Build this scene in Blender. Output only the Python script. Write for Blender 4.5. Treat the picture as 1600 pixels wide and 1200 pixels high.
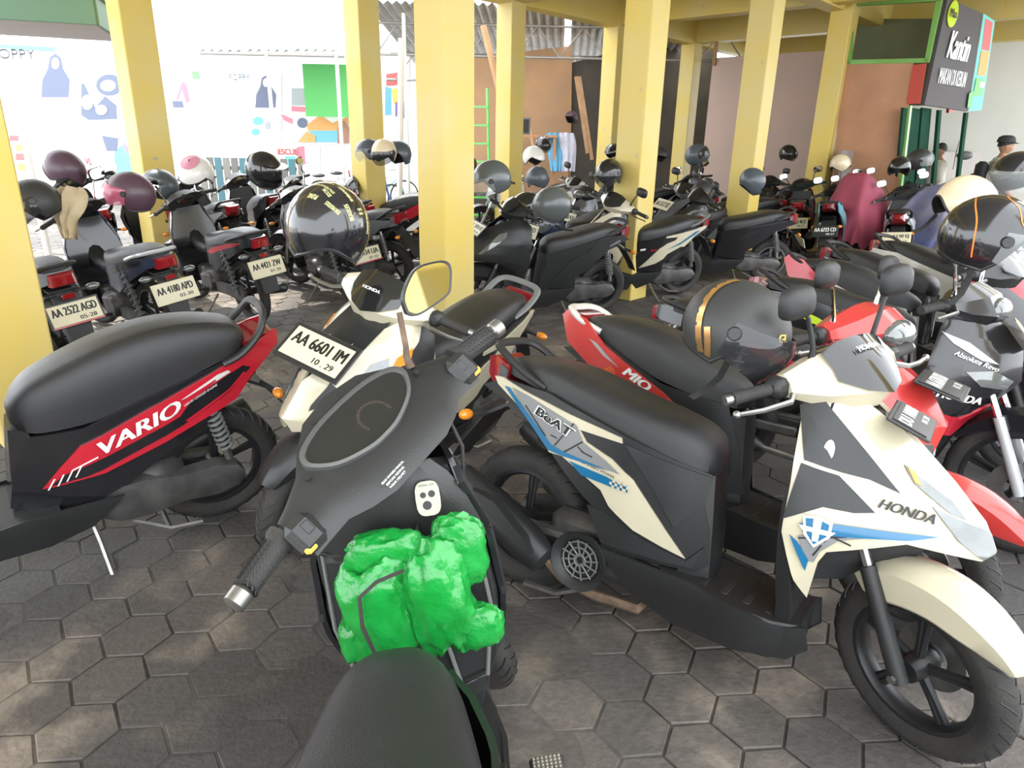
import bpy, bmesh, math, random
from mathutils import Vector, Matrix
from mathutils.geometry import tessellate_polygon
for o in list(bpy.data.objects): bpy.data.objects.remove(o)
random.seed(7)
sc = bpy.context.scene
col = sc.collection
PI = math.pi
R = math.radians
# ---------------------------------------------------------------- camera
FPX, CAMH = 1080.0, 1.55
cd = bpy.data.cameras.new('camera'); cam = bpy.data.objects.new('camera', cd); col.objects.link(cam)
cd.sensor_fit = 'HORIZONTAL'; cd.sensor_width = 36.0; cd.lens = 36.0 * FPX / 1600.0
cd.clip_start = 0.05; cd.clip_end = 300
_d = Vector((-65 / FPX, 3050 / FPX, 1.0)).normalized()      # world down, seen in (right, down, forward)
_up = -_d
_f = Vector((0, 0, 1)); _fh = (_f - _up * _f.dot(_up)).normalized()
_x = _fh.cross(_up)
# rows _x,_fh,_up are the world axes in (right, down, forward)
cr = Vector((_x[0], _fh[0], _up[0])); cdn = Vector((_x[1], _fh[1], _up[1])); cf = Vector((_x[2], _fh[2], _up[2]))
m = Matrix((( cr.x, -cdn.x, -cf.x), (cr.y, -cdn.y, -cf.y), (cr.z, -cdn.z, -cf.z))).to_4x4()
m.translation = Vector((0, 0, CAMH))
cam.matrix_world = m
sc.camera = cam
# ---------------------------------------------------------------- light
w = bpy.data.worlds.new('sky'); sc.world = w; w.use_nodes = True
nt = w.node_tree
for n in list(nt.nodes): nt.nodes.remove(n)
sky = nt.nodes.new('ShaderNodeTexSky'); sky.sky_type = 'HOSEK_WILKIE'; sky.turbidity = 6.0; sky.ground_albedo = 0.4
sky.sun_direction = Vector((-0.30, 0.36, 0.88)).normalized()
mixn = nt.nodes.new('ShaderNodeMix'); mixn.data_type = 'RGBA'; mixn.inputs[0].default_value = 0.75
mixn.inputs[7].default_value = (0.94, 0.97, 1.0, 1)
bg = nt.nodes.new('ShaderNodeBackground'); bg.inputs[1].default_value = 3.2
out = nt.nodes.new('ShaderNodeOutputWorld')
nt.links.new(sky.outputs[0], mixn.inputs[6]); nt.links.new(mixn.outputs[2], bg.inputs[0]); nt.links.new(bg.outputs[0], out.inputs[0])
sd = bpy.data.lights.new('sun', 'SUN'); sd.energy = 3.6; sd.angle = R(0.6); sd.color = (1, 0.95, 0.86)
sun = bpy.data.objects.new('sun', sd); col.objects.link(sun)
sun.rotation_euler = Vector((-0.30, 0.36, 0.88)).to_track_quat('Z', 'Y').to_euler()
sc.view_settings.view_transform = 'Standard'; sc.view_settings.look = 'None'
sc.view_settings.exposure = 1.0; sc.view_settings.gamma = 1.0; sc.view_settings.use_curve_mapping = False
# ---------------------------------------------------------------- helpers
def ray(u, v):
    c = (u - 800) / FPX, (v - 600) / FPX
    return cr * c[0] + cdn * c[1] + cf
def at_depth(u, v, d): return Vector((0, 0, CAMH)) + ray(u, v) * d          # d = distance along the lens axis
def at_y(u, v, y):
    r = ray(u, v); return Vector((0, 0, CAMH)) + r * (y / r.y)
def at_z(u, v, z=0.0):
    r = ray(u, v); return Vector((0, 0, CAMH)) + r * ((z - CAMH) / r.z)
def lerp(tab, t):
    if t <= tab[0][0]: return tab[0][1]
    for (a, b), (c, d) in zip(tab, tab[1:]):
        if t <= c: return b + (d - b) * (t - a) / (c - a)
    return tab[-1][1]
def clamp(x, a=0.0, b=1.0): return max(a, min(b, x))

class MB:
    def __init__(s): s.v = []; s.f = []
    def add(s, vs, fs, T=None):
        k = len(s.v)
        for p in vs:
            p = Vector(p); s.v.append(tuple(T @ p) if T else tuple(p))
        for f in fs: s.f.append(tuple(i + k for i in f))
        return s
    def box(s, c, d, ch=0.0, T=None, Rm=None):
        hx, hy, hz = d[0] / 2, d[1] / 2, d[2] / 2
        ch = min(ch, hx * .98, hy * .98, hz * .98)
        M = Matrix.Translation(c) @ (Rm.to_4x4() if Rm else Matrix())
        if T: M = T @ M
        if ch <= 0:
            vs = [(x * hx, y * hy, z * hz) for x in (-1, 1) for y in (-1, 1) for z in (-1, 1)]
            fs = [(0, 1, 3, 2), (4, 6, 7, 5), (0, 4, 5, 1), (2, 3, 7, 6), (0, 2, 6, 4), (1, 5, 7, 3)]
            return s.add(vs, fs, M)
        vs = []; ix = {}
        for x in (-1, 1):
            for y in (-1, 1):
                for z in (-1, 1):
                    ix[x, y, z, 0] = len(vs); vs.append((x * hx, y * (hy - ch), z * (hz - ch)))
                    ix[x, y, z, 1] = len(vs); vs.append((x * (hx - ch), y * hy, z * (hz - ch)))
                    ix[x, y, z, 2] = len(vs); vs.append((x * (hx - ch), y * (hy - ch), z * hz))
        fs = []
        for sg in (-1, 1):
            q = [(-1, -1), (1, -1), (1, 1), (-1, 1)]
            a = [ix[sg, y, z, 0] for y, z in q]; fs.append(tuple(a if sg > 0 else a[::-1]))
            a = [ix[x, sg, z, 1] for x, z in q]; fs.append(tuple(a[::-1] if sg > 0 else a))
            a = [ix[x, y, sg, 2] for x, y in q]; fs.append(tuple(a if sg > 0 else a[::-1]))
        for x in (-1, 1):
            for y in (-1, 1):
                fs.append((ix[x, y, -1, 0], ix[x, y, 1, 0], ix[x, y, 1, 1], ix[x, y, -1, 1]))
                fs.append((ix[x, -1, y, 0], ix[x, 1, y, 0], ix[x, 1, y, 2], ix[x, -1, y, 2]))
                fs.append((ix[-1, x, y, 1], ix[1, x, y, 1], ix[1, x, y, 2], ix[-1, x, y, 2]))
                for z in (-1, 1): fs.append((ix[x, y, z, 0], ix[x, y, z, 1], ix[x, y, z, 2]))
        return s.add(vs, fs, M)
    def tube(s, pts, r, n=8, cap=True, closed=False, flat=1.0):
        pts = [Vector(p) for p in pts]; k = len(pts)
        rs = r if isinstance(r, (list, tuple)) else [r] * k
        rings = []; u = None
        for i, p in enumerate(pts):
            if closed: t = pts[(i + 1) % k] - pts[i - 1]
            else: t = pts[min(i + 1, k - 1)] - pts[max(i - 1, 0)]
            t.normalize()
            if u is None:
                u = t.orthogonal() if abs(t.z) > .95 else Vector((0, 0, 1))
            u = (u - t * u.dot(t))
            if u.length < 1e-5: u = t.orthogonal()
            u.normalize(); w_ = t.cross(u)
            rings.append([p + (u * math.cos(a) * flat + w_ * math.sin(a)) * rs[i] for a in [2 * PI * j / n for j in range(n)]])
        return s.loft(rings, cap=cap and not closed, loop=closed)
    def loft(s, rings, cap=True, loop=False, closed=True):
        n = len(rings[0]); vs = [p for rg in rings for p in rg]; fs = []
        k = len(rings)
        for i in range(k if loop else k - 1):
            a, b = i * n, ((i + 1) % k) * n
            for j in range(n if closed else n - 1):
                j2 = (j + 1) % n
                fs.append((a + j, a + j2, b + j2, b + j))
        if cap and not loop and closed:
            fs.append(tuple(range(n))[::-1]); fs.append(tuple(range((k - 1) * n, k * n)))
        return s.add(vs, fs)
    def lathe(s, prof, n=24, T=None, closed=False, a0=0, a1=2 * PI):
        # prof: (radius, height) about local Z
        full = abs(a1 - a0 - 2 * PI) < 1e-6
        m_ = n if full else n + 1
        vs = []; fs = []; k = len(prof)
        for j in range(m_):
            a = a0 + (a1 - a0) * j / n
            for r_, h in prof: vs.append((r_ * math.cos(a), r_ * math.sin(a), h))
        for j in range(n):
            j2 = (j + 1) % m_
            for i in range(k if closed else k - 1):
                i2 = (i + 1) % k
                fs.append((j * k + i, j2 * k + i, j2 * k + i2, j * k + i2))
        return s.add(vs, fs, T)
    def ellip(s, c, rad, n=16, m=10, Rm=None):
        T = Matrix.Translation(c) @ (Rm.to_4x4() if Rm else Matrix()) @ Matrix.Diagonal((rad[0], rad[1], rad[2], 1))
        return s.lathe([(max(1e-4, math.sin(PI * i / m)), -math.cos(PI * i / m)) for i in range(m + 1)], n, T)
    def prism(s, poly, axis, a, b, ch=0.0, T=None):
        # extrude polygon along axis ('x','y','z') from a to b; polygon given in the remaining two axes
        def P(q, t):
            return {'y': (q[0], t, q[1]), 'z': (q[0], q[1], t), 'x': (t, q[0], q[1])}[axis]
        n = len(poly); vs = [P(q, a) for q in poly] + [P(q, b) for q in poly]
        fs = [tuple(range(n)), tuple(range(n, 2 * n))[::-1]] + [(i, i + n, (i + 1) % n + n, (i + 1) % n) for i in range(n)]
        return s.add(vs, fs, T)
    def mesh(s, name, smooth=40, fix=True):
        me = bpy.data.meshes.new(name); me.from_pydata(s.v, [], s.f)
        if fix:
            bm = bmesh.new(); bm.from_mesh(me)
            bmesh.ops.remove_doubles(bm, verts=bm.verts, dist=1e-6)
            bmesh.ops.recalc_face_normals(bm, faces=bm.faces); bm.to_mesh(me); bm.free()
        if smooth:
            me.shade_smooth(); me.set_sharp_from_angle(angle=R(smooth))
        me.update(); return me

def new_obj(name, me, mt=None, parent=None, M=None):
    o = bpy.data.objects.new(name, me); col.objects.link(o)
    if parent is not None: o.parent = parent
    if M is not None: o.matrix_local = M
    if mt is not None and me is not None:
        if not me.materials: me.materials.append(None)
        o.material_slots[0].link = 'OBJECT'; o.material_slots[0].material = mt
    return o
def tag(o, label=None, cat=None, group=None, kind=None):
    if label: o['label'] = label
    if cat: o['category'] = cat
    if group: o['group'] = group
    if kind: o['kind'] = kind
    return o
def thing(name, label, cat, M=None, group=None):
    o = new_obj(name, None, M=M); o.empty_display_size = .1
    return tag(o, label, cat, group)

def patch(mb, poly, W, side, off=0.0, th=0.012, cut=0.04):
    """side panel: polygon in (x,z) laid on the half-width field W(x,z), side = -1 right / +1 left"""
    bm = bmesh.new()
    vs = [bm.verts.new((p[0], 0, p[1])) for p in poly]
    for tri in tessellate_polygon([[Vector((p[0], p[1], 0)) for p in poly]]):
        try: bm.faces.new([vs[i] for i in tri])
        except ValueError: pass
    xs = [p[0] for p in poly]; zs = [p[1] for p in poly]
    for lo, hi, nrm, ax in ((min(xs), max(xs), (1, 0, 0), 0), (min(zs), max(zs), (0, 0, 1), 2)):
        t = math.ceil((lo + 1e-4) / cut) * cut
        while t < hi - 1e-4:
            co = [0, 0, 0]; co[ax] = t
            bmesh.ops.bisect_plane(bm, geom=bm.verts[:] + bm.edges[:] + bm.faces[:], plane_co=co, plane_no=nrm)
            t += cut
    bmesh.ops.remove_doubles(bm, verts=bm.verts, dist=1e-5)
    if th > 0:
        be = [e for e in bm.edges if len(e.link_faces) == 1]
    bm.verts.index_update()
    e_ = .004
    outp = []; inp = []
    for v in bm.verts:
        x, z = v.co.x, v.co.z
        w0 = W(x, z); gx = (W(x + e_, z) - W(x - e_, z)) / (2 * e_); gz = (W(x, z + e_) - W(x, z - e_)) / (2 * e_)
        nv = Vector((-gx, 1, -gz)); nv.normalize()
        if nv.y < .25: nv.y = .25; nv.normalize()
        p = Vector((x, w0, z)) + nv * off; q = p - nv * th
        outp.append((p.x, side * max(p.y, 0), p.z)); inp.append((q.x, side * max(q.y, 0), q.z))
    n = len(outp)
    fs = [tuple(v.index for v in fc.verts) for fc in bm.faces]
    if th > 0:
        vs2 = outp + inp
        for e in be:
            a, b = e.verts[0].index, e.verts[1].index
            fs.append((a, b, b + n, a + n))
        mb.add(vs2, fs)
    else: mb.add(outp, fs)
    bm.free(); return mb

# ---------------------------------------------------------------- materials
MATS = {}
def mat(name, c, rough=.5, metal=0.0, coat=0.0, var=0.0, scale=6.0, bump=0.0, bscale=60.0, c2=None, alpha=1.0, trans=0.0, emit=None, spec=.5, sss=0, dirt=None):
    if name in MATS: return MATS[name]
    mt = bpy.data.materials.new(name); mt.use_nodes = True; MATS[name] = mt
    nt = mt.node_tree; b = nt.nodes['Principled BSDF']
    b.inputs['Base Color'].default_value = (*c, 1); b.inputs['Roughness'].default_value = rough
    b.inputs['Metallic'].default_value = metal; b.inputs['Coat Weight'].default_value = coat; b.inputs['Coat Roughness'].default_value = .08
    b.inputs['Specular IOR Level'].default_value = spec
    b.inputs['Alpha'].default_value = alpha; b.inputs['Transmission Weight'].default_value = trans
    if emit: b.inputs['Emission Color'].default_value = (*emit[0], 1); b.inputs['Emission Strength'].default_value = emit[1]
    tc = nt.nodes.new('ShaderNodeTexCoord')
    nz = nt.nodes.new('ShaderNodeTexNoise'); nz.inputs['Scale'].default_value = scale; nz.inputs['Detail'].default_value = 6
    nt.links.new(tc.outputs['Object'], nz.inputs['Vector'])
    rm = nt.nodes.new('ShaderNodeValToRGB'); rm.color_ramp.elements[0].position = .35; rm.color_ramp.elements[1].position = .68
    k = c2 if c2 else tuple(x * (1 - var) for x in c)
    rm.color_ramp.elements[0].color = (*k, 1); rm.color_ramp.elements[1].color = (*c, 1)
    nt.links.new(nz.outputs[0], rm.inputs[0])
    if var > 0 or c2: nt.links.new(rm.outputs[0], b.inputs['Base Color'])
    if bump > 0:
        n2 = nt.nodes.new('ShaderNodeTexNoise'); n2.inputs['Scale'].default_value = bscale; n2.inputs['Detail'].default_value = 4
        nt.links.new(tc.outputs['Object'], n2.inputs['Vector'])
        bp = nt.nodes.new('ShaderNodeBump'); bp.inputs['Strength'].default_value = bump; bp.inputs['Distance'].default_value = .01
        nt.links.new(n2.outputs[0], bp.inputs['Height']); nt.links.new(bp.outputs[0], b.inputs['Normal'])
    return mt
def paint(name, c, rough=.28): return mat(name, c, rough, coat=.6, var=.06, scale=4)
M_black = mat('black_gloss_paint', (.012, .012, .014), .22, coat=.5)
M_matte = mat('matte_black_paint', (.019, .020, .020), .40, var=.15, scale=5)
M_plastic = mat('textured_black_plastic', (.022, .0225, .0225), .48, var=.25, scale=5, bump=.15, bscale=400)
M_seat = mat('black_vinyl', (.022, .022, .0225), .36, var=.15, scale=4, bump=.25, bscale=500)
M_tire = mat('tyre_rubber', (.016, .016, .016), .75, c2=(.036, .032, .027), scale=7, bump=.3, bscale=90)
M_rim = mat('black_cast_rim', (.02, .02, .021), .4, metal=.2)
M_rimg = mat('grey_cast_rim', (.25, .25, .25), .4, metal=.7)
M_metal = mat('worn_steel', (.36, .35, .33), .38, metal=.9, var=.3, scale=15)
M_chrome = mat('chrome', (.75, .75, .75), .08, metal=1.0)
M_engine = mat('cast_engine_alloy', (.13, .125, .12), .5, metal=.6, var=.4, scale=14)
M_rust = mat('rusty_steel', (.20, .13, .08), .75, metal=.2, c2=(.09, .06, .04), scale=25)
M_red = mat('red_lens', (.24, .008, .012), .12, coat=.8)
M_clear = mat('clear_lens', (.17, .185, .18), .06, metal=.3, var=.3, scale=18, coat=1)
M_amber = mat('amber_lens', (.75, .25, .02), .15, coat=.6)
M_mirror = mat('mirror_glass', (.74, .76, .76), .02, metal=1.0)
M_white = paint('white_paint', (.55, .50, .36))
M_wpaint = paint('pure_white_paint', (.62, .61, .56))
M_redp = paint('red_paint', (.48, .015, .03))
M_redp2 = paint('faded_red_paint', (.50, .035, .03), .35)
M_blue = paint('cyan_blue_decal', (.005, .13, .27))
M_plate = mat('plate_white', (.66, .61, .43), .4, var=.05)
M_plateb = mat('plate_black', (.02, .02, .02), .4)
M_ink = mat('black_ink', (.012, .012, .012), .5)
M_winkm = mat('white_ink', (.80, .80, .76), .45)
M_silver = mat('silver_decal', (.42, .43, .44), .3, metal=.5)
M_grey = mat('grey_plastic', (.16, .165, .16), .5, var=.1)
M_smoke = mat('smoked_visor', (.03, .03, .032), .06, coat=.4, alpha=.72)
M_visor = mat('clear_visor', (.55, .58, .58), .05, alpha=.28)
M_glassd = mat('dark_screen', (.015, .015, .014), .08, coat=.5)
# ---------------------------------------------------------------- lettering
_tx = {}
def text_mesh(body):
    if body in _tx: return _tx[body]
    cu = bpy.data.curves.new('lettering', 'FONT'); cu.body = body; cu.align_x = 'CENTER'; cu.align_y = 'CENTER'; cu.resolution_u = 3
    ob = bpy.data.objects.new('lettering', cu)
    me = bpy.data.meshes.new_from_object(ob)
    bpy.data.objects.remove(ob)
    xs = [v.co.x for v in me.vertices]; ys = [v.co.y for v in me.vertices]
    x0, x1, y0, y1 = min(xs), max(xs), min(ys), max(ys)
    vs = [((v.co.x - x0) / (x1 - x0) - .5, (v.co.y - y0) / (y1 - y0) - .5) for v in me.vertices]
    fs = [tuple(p.vertices) for p in me.polygons]
    bpy.data.meshes.remove(me)
    _tx[body] = (vs, fs); return _tx[body]
def text_flat(body, wid, hei, mt, parent, M, name='lettering', shear=0.0, bold=0.0, z=0.0):
    """flat lettering in local XY, width x height metres"""
    vs, fs = text_mesh(body); mb = MB()
    mb.add([(x * wid + shear * y * hei, y * hei, z) for x, y in vs], fs)
    if bold:
        for dx in (-bold, bold): mb.add([(x * wid + dx + shear * y * hei, y * hei, z + 1e-5) for x, y in vs], fs)
    me = mb.mesh('lettering', 0, fix=False)
    return new_obj(name, me, mt, parent, M)
def text_side(body, c, wid, hei, ang, W, side, off, mt, parent, name='lettering', shear=.2, bold=.002):
    """lettering laid on a body panel: centre c=(x,z), reading direction at angle ang in the side view"""
    vs, fs = text_mesh(body); mb = MB()
    for dx in ((-bold, bold, 0) if bold else (0,)):
        pts = []
        for x, y in vs:
            tx, tz = x * wid + shear * y * hei + dx, y * hei
            lx = tx * math.cos(ang) - tz * math.sin(ang); lz = tx * math.sin(ang) + tz * math.cos(ang)
            X = c[0] - side * lx; Z = c[1] + lz
            pts.append((X, side * (W(X, Z) + off + abs(dx) * .02), Z))
        mb.add(pts, fs)
    me = mb.mesh('lettering', 0, fix=False)
    return new_obj(name, me, mt, parent)
# ---------------------------------------------------------------- scooters
ST_O = Vector((.96, 0, .85)); ST_K = Vector((-math.sin(.4625), 0, math.cos(.4625)))
def steer_mat(a): return Matrix.Translation(ST_O) @ Matrix.Rotation(a, 4, ST_K) @ Matrix.Translation(-ST_O)
RY = Matrix.Rotation(PI / 2, 4, 'X')           # lathe axis Z -> Y
def cubic(st, n):
    """resample station tuples smoothly (Catmull-Rom)"""
    outp = []; k = len(st)
    for i in range(k - 1):
        p0, p1, p2, p3 = st[max(i - 1, 0)], st[i], st[i + 1], st[min(i + 2, k - 1)]
        for j in range(n):
            t = j / n
            outp.append(tuple(.5 * ((2 * b) + (-a + c) * t + (2 * a - 5 * b + 4 * c - d) * t * t + (-a + 3 * b - 3 * c + d) * t ** 3) for a, b, c, d in zip(p0, p1, p2, p3)))
    outp.append(tuple(st[-1])); return outp
def half_ring(x, zt, zb, w, n=14, e1=.5, e2=.62):
    rg = []
    for j in range(n + 1):
        a = PI * j / n; c_, s_ = math.cos(a), math.sin(a)
        rg.append((x, math.copysign(abs(c_) ** e1, c_) * w, zb + (zt - zb) * s_ ** e2))
    rg += [(x, -w * .8, zb - .006), (x, w * .8, zb - .006)]
    return rg
def seat_mb(st, n=5, **k):
    mb = MB(); rows = cubic(st, n)
    rings = [half_ring(x, zt, zb, max(w, .004), **k) for x, zt, zb, w in rows]
    return mb.loft(rings)
class Tpl:
    def __init__(s): s.e = []
    def add(s, name, mb, role, steer=False, parent=None, smooth=40):
        s.e.append((name, mb.mesh(name, smooth) if isinstance(mb, MB) else mb, role, steer, parent)); return len(s.e) - 1
def tyre_prof(r, t, w):
    # closed profile: outer radius r, thickness t, half-width w
    p = []
    for i in range(13):
        a = -PI / 2 + PI * i / 12
        p.append((r - t * .62 + t * .62 * math.cos(a), w * math.sin(a)))
    p += [(r - t, w * .72), (r - t, -w * .72)]
    return p
def wheel(t, x, r, tw, rimr, steer, name, style='cast', ns=5, role='rim', near=False):
    C = Matrix.Translation((x, 0, r))
    mb = MB().lathe(tyre_prof(r, r - rimr, tw), 48 if near else 32, C @ RY, closed=True)
    k = t.add(name, mb, 'tire', steer)
    if near:
        g = MB()
        for s in (-1, 1):
            for i in range(34):
                a = 2 * PI * i / 34 + (.09 if s > 0 else 0)
                pts = []
                for q in range(4):
                    yy = s * tw * (.15 + .23 * q); aa = a + .09 * q / 3 * 1.6
                    rr = r - (r - rimr) * .62 + (r - rimr) * .62 * math.sqrt(max(0, 1 - (yy / tw) ** 2)) + .0005
                    pts.append((x + rr * math.cos(aa), yy, r + rr * math.sin(aa)))
                g.tube(pts, .0022, 4, cap=True)
        t.add('tread_groove', g, 'groove', steer, k)
    b = MB()
    w_ = tw * .72
    b.lathe([(rimr + .004, -w_), (rimr - .012, -w_), (rimr - .022, -w_ * .55), (rimr - .022, w_ * .55), (rimr - .012, w_), (rimr + .004, w_)], 32, C @ RY, closed=True)
    b.lathe([(.0001, -.05), (.032, -.05), (.036, -.025), (.036, .025), (.032, .05), (.0001, .05)], 16, C @ RY)
    if style == 'cast':
        for i in range(ns):
            a = 2 * PI * i / ns + .3
            for d in (-.055, .055):
                p0 = Vector((math.cos(a + d * 2.2) * .028, 0, math.sin(a + d * 2.2) * .028)); p1 = Vector((math.cos(a + d) * (rimr - .016), 0, math.sin(a + d) * (rimr - .016)))
                b.tube([C @ p0, C @ ((p0 + p1) / 2), C @ p1], [.013, .0095, .012], 6, flat=1.0)
    else:
        for i in range(18):
            a = 2 * PI * i / 18; d = .35 if i % 2 else -.35
            y = .03 if i % 4 < 2 else -.03
            p0 = Vector((math.cos(a + d) * .034, y, math.sin(a + d) * .034)); p1 = Vector((math.cos(a) * (rimr - .016), 0, math.sin(a) * (rimr - .016)))
            b.tube([C @ p0, C @ p1], .0022, 4)
    t.add('rim', b, role, steer, k)
    return k
def both(t, name, poly, W, off, role, th=.012, cut=.05, parent=None, steer=False):
    ids = []
    for s in (-1, 1): ids.append(t.add(name, patch(MB(), poly, W, s, off, th, cut), role, steer, parent, smooth=30))
    return ids
def outline(w, h, n=18, e=.55):
    o = []
    for i in range(n):
        a = 2 * PI * i / n; c_, s_ = math.cos(a), math.sin(a)
        o.append((math.copysign(abs(c_) ** e, c_) * w, math.copysign(abs(s_) ** e, s_) * h))
    return o
def mirror_parts(t, side, base, top, sz=(.068, .043), yaw=0.0, e=.6, role='plastic', steer=True, metal='plastic'):
    b, p = Vector((base[0], side * abs(base[1]), base[2])), Vector((top[0], side * abs(top[1]), top[2]))
    mid = b.lerp(p, .45) + Vector((0, side * .005, .05))
    k = t.add('mirror_stem', MB().tube([b, b + Vector((0, 0, .03)), mid, p], [.011, .007, .006, .006], 8), metal, steer)
    Mx = Matrix.Translation(p + Vector((0, side * .02, .02))) @ Matrix.Rotation(yaw, 4, 'Z')
    o = outline(sz[0], sz[1], 18, e)
    rings = [[Mx @ Vector((x, a * f, b_ * f)) for a, b_ in o] for x, f in ((-.012, .93), (-.010, 1.0), (.004, .98), (.018, .80), (.026, .5), (.029, .15))]
    h = t.add('mirror', MB().loft(rings), role, steer)
    g = MB(); g.add([Mx @ Vector((-.0135, a * .88, b_ * .88)) for a, b_ in o], [tuple(range(len(o)))])
    t.add('mirror_glass', g, 'mirror', steer, h)
def cowl_rings(rg):
    """rg: list of (y, [(x,z)...]) for y>=0; mirrored"""
    full = [(-y, p) for y, p in rg[::-1] if y > 0] + rg
    return MB().loft([[(x, y, z) for x, z in p] for y, p in full])
def spring(p0, p1, r=.028, turns=9, wire=.006):
    p0, p1 = Vector(p0), Vector(p1); ax = (p1 - p0); L = ax.length; ax.normalize(); u = ax.orthogonal().normalized(); v_ = ax.cross(u)
    pts = []
    n = turns * 9
    for i in range(n + 1):
        a = 2 * PI * i / 9; pts.append(p0 + ax * L * i / n + (u * math.cos(a) + v_ * math.sin(a)) * r)
    return MB().tube(pts, wire, 5)

SEAT_BEAT = [(-.135, .80, .79, .02), (-.125, .822, .785, .055), (-.09, .838, .776, .085), (0, .848, .765, .108), (.12, .846, .742, .128), (.25, .822, .712, .140), (.38, .792, .682, .142), (.50, .772, .644, .132), (.58, .755, .622, .112), (.635, .725, .618, .085), (.662, .690, .622, .045), (.668, .672, .640, .012)]
BODY_TAB = ((-.32, .05), (-.2, .095), (0, .135), (.2, .16), (.42, .16), (.56, .125), (.64, .09), (.70, .07))
def mk_wbody(tab=BODY_TAB, zc=.6, k=.18):
    return lambda x, z: lerp(tab, x) * (1 - k * max(0, (zc - z) / .35) ** 2)
def mk_wapron(AE, AN, AW, q=1.25):
    def f(x, z):
        xe, xn, w_ = lerp(AE, z), lerp(AN, z), lerp(AW, z)
        t = clamp((x - xe) / (xn - xe)); return w_ * (1 - t ** q) ** (1 / q)
    return f
AE0 = ((.15, .93), (.3, .93), (.6, .90), (.95, .93))
AN0 = ((.15, 1.0), (.3, 1.02), (.45, 1.10), (.56, 1.36), (.62, 1.36), (.75, 1.25), (.95, 1.05))
AW0 = ((.15, .10), (.3, .12), (.45, .185), (.6, .20), (.75, .19), (.95, .13))
W_BODY = mk_wbody(); W_APR = mk_wapron(AE0, AN0, AW0)
BEAT_DARK = [(-.20, .72), (-.10, .765), (.1, .76), (.40, .69), (.655, .625), (.645, .53), (.675, .44), (.685, .345), (.655, .312), (.36, .312), (.37, .41), (.28, .46), (.14, .57), (0, .675), (-.12, .70)]
BEAT_WHITE = [(-.14, .765), (-.103, .768), (.022, .742), (.207, .712), (.385, .684), (.39, .668), (.241, .674), (.269, .641), (.364, .61), (.441, .563), (.536, .452), (.618, .352), (.46, .405), (.375, .46), (.342, .503), (.192, .573), (.14, .57), (.012, .677), (-.12, .74)]
BEAT_APR = [(.90, .934), (.974, .95), (1.10, .87), (1.237, .761), (1.32, .68), (1.355, .615), (1.33, .585), (1.168, .60), (1.0, .535), (.985, .50), (.972, .375), (.938, .43), (.888, .563), (.885, .70), (.87, .89)]
BEAT_BLKA = [(.861, .895), (.904, .931), (1.127, .722), (1.055, .745), (.994, .751), (.905, .764)]
BEAT_BLKB = [(.900, .755), (.99, .742), (1.085, .665), (1.04, .655), (.97, .655), (.885, .60)]

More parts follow.
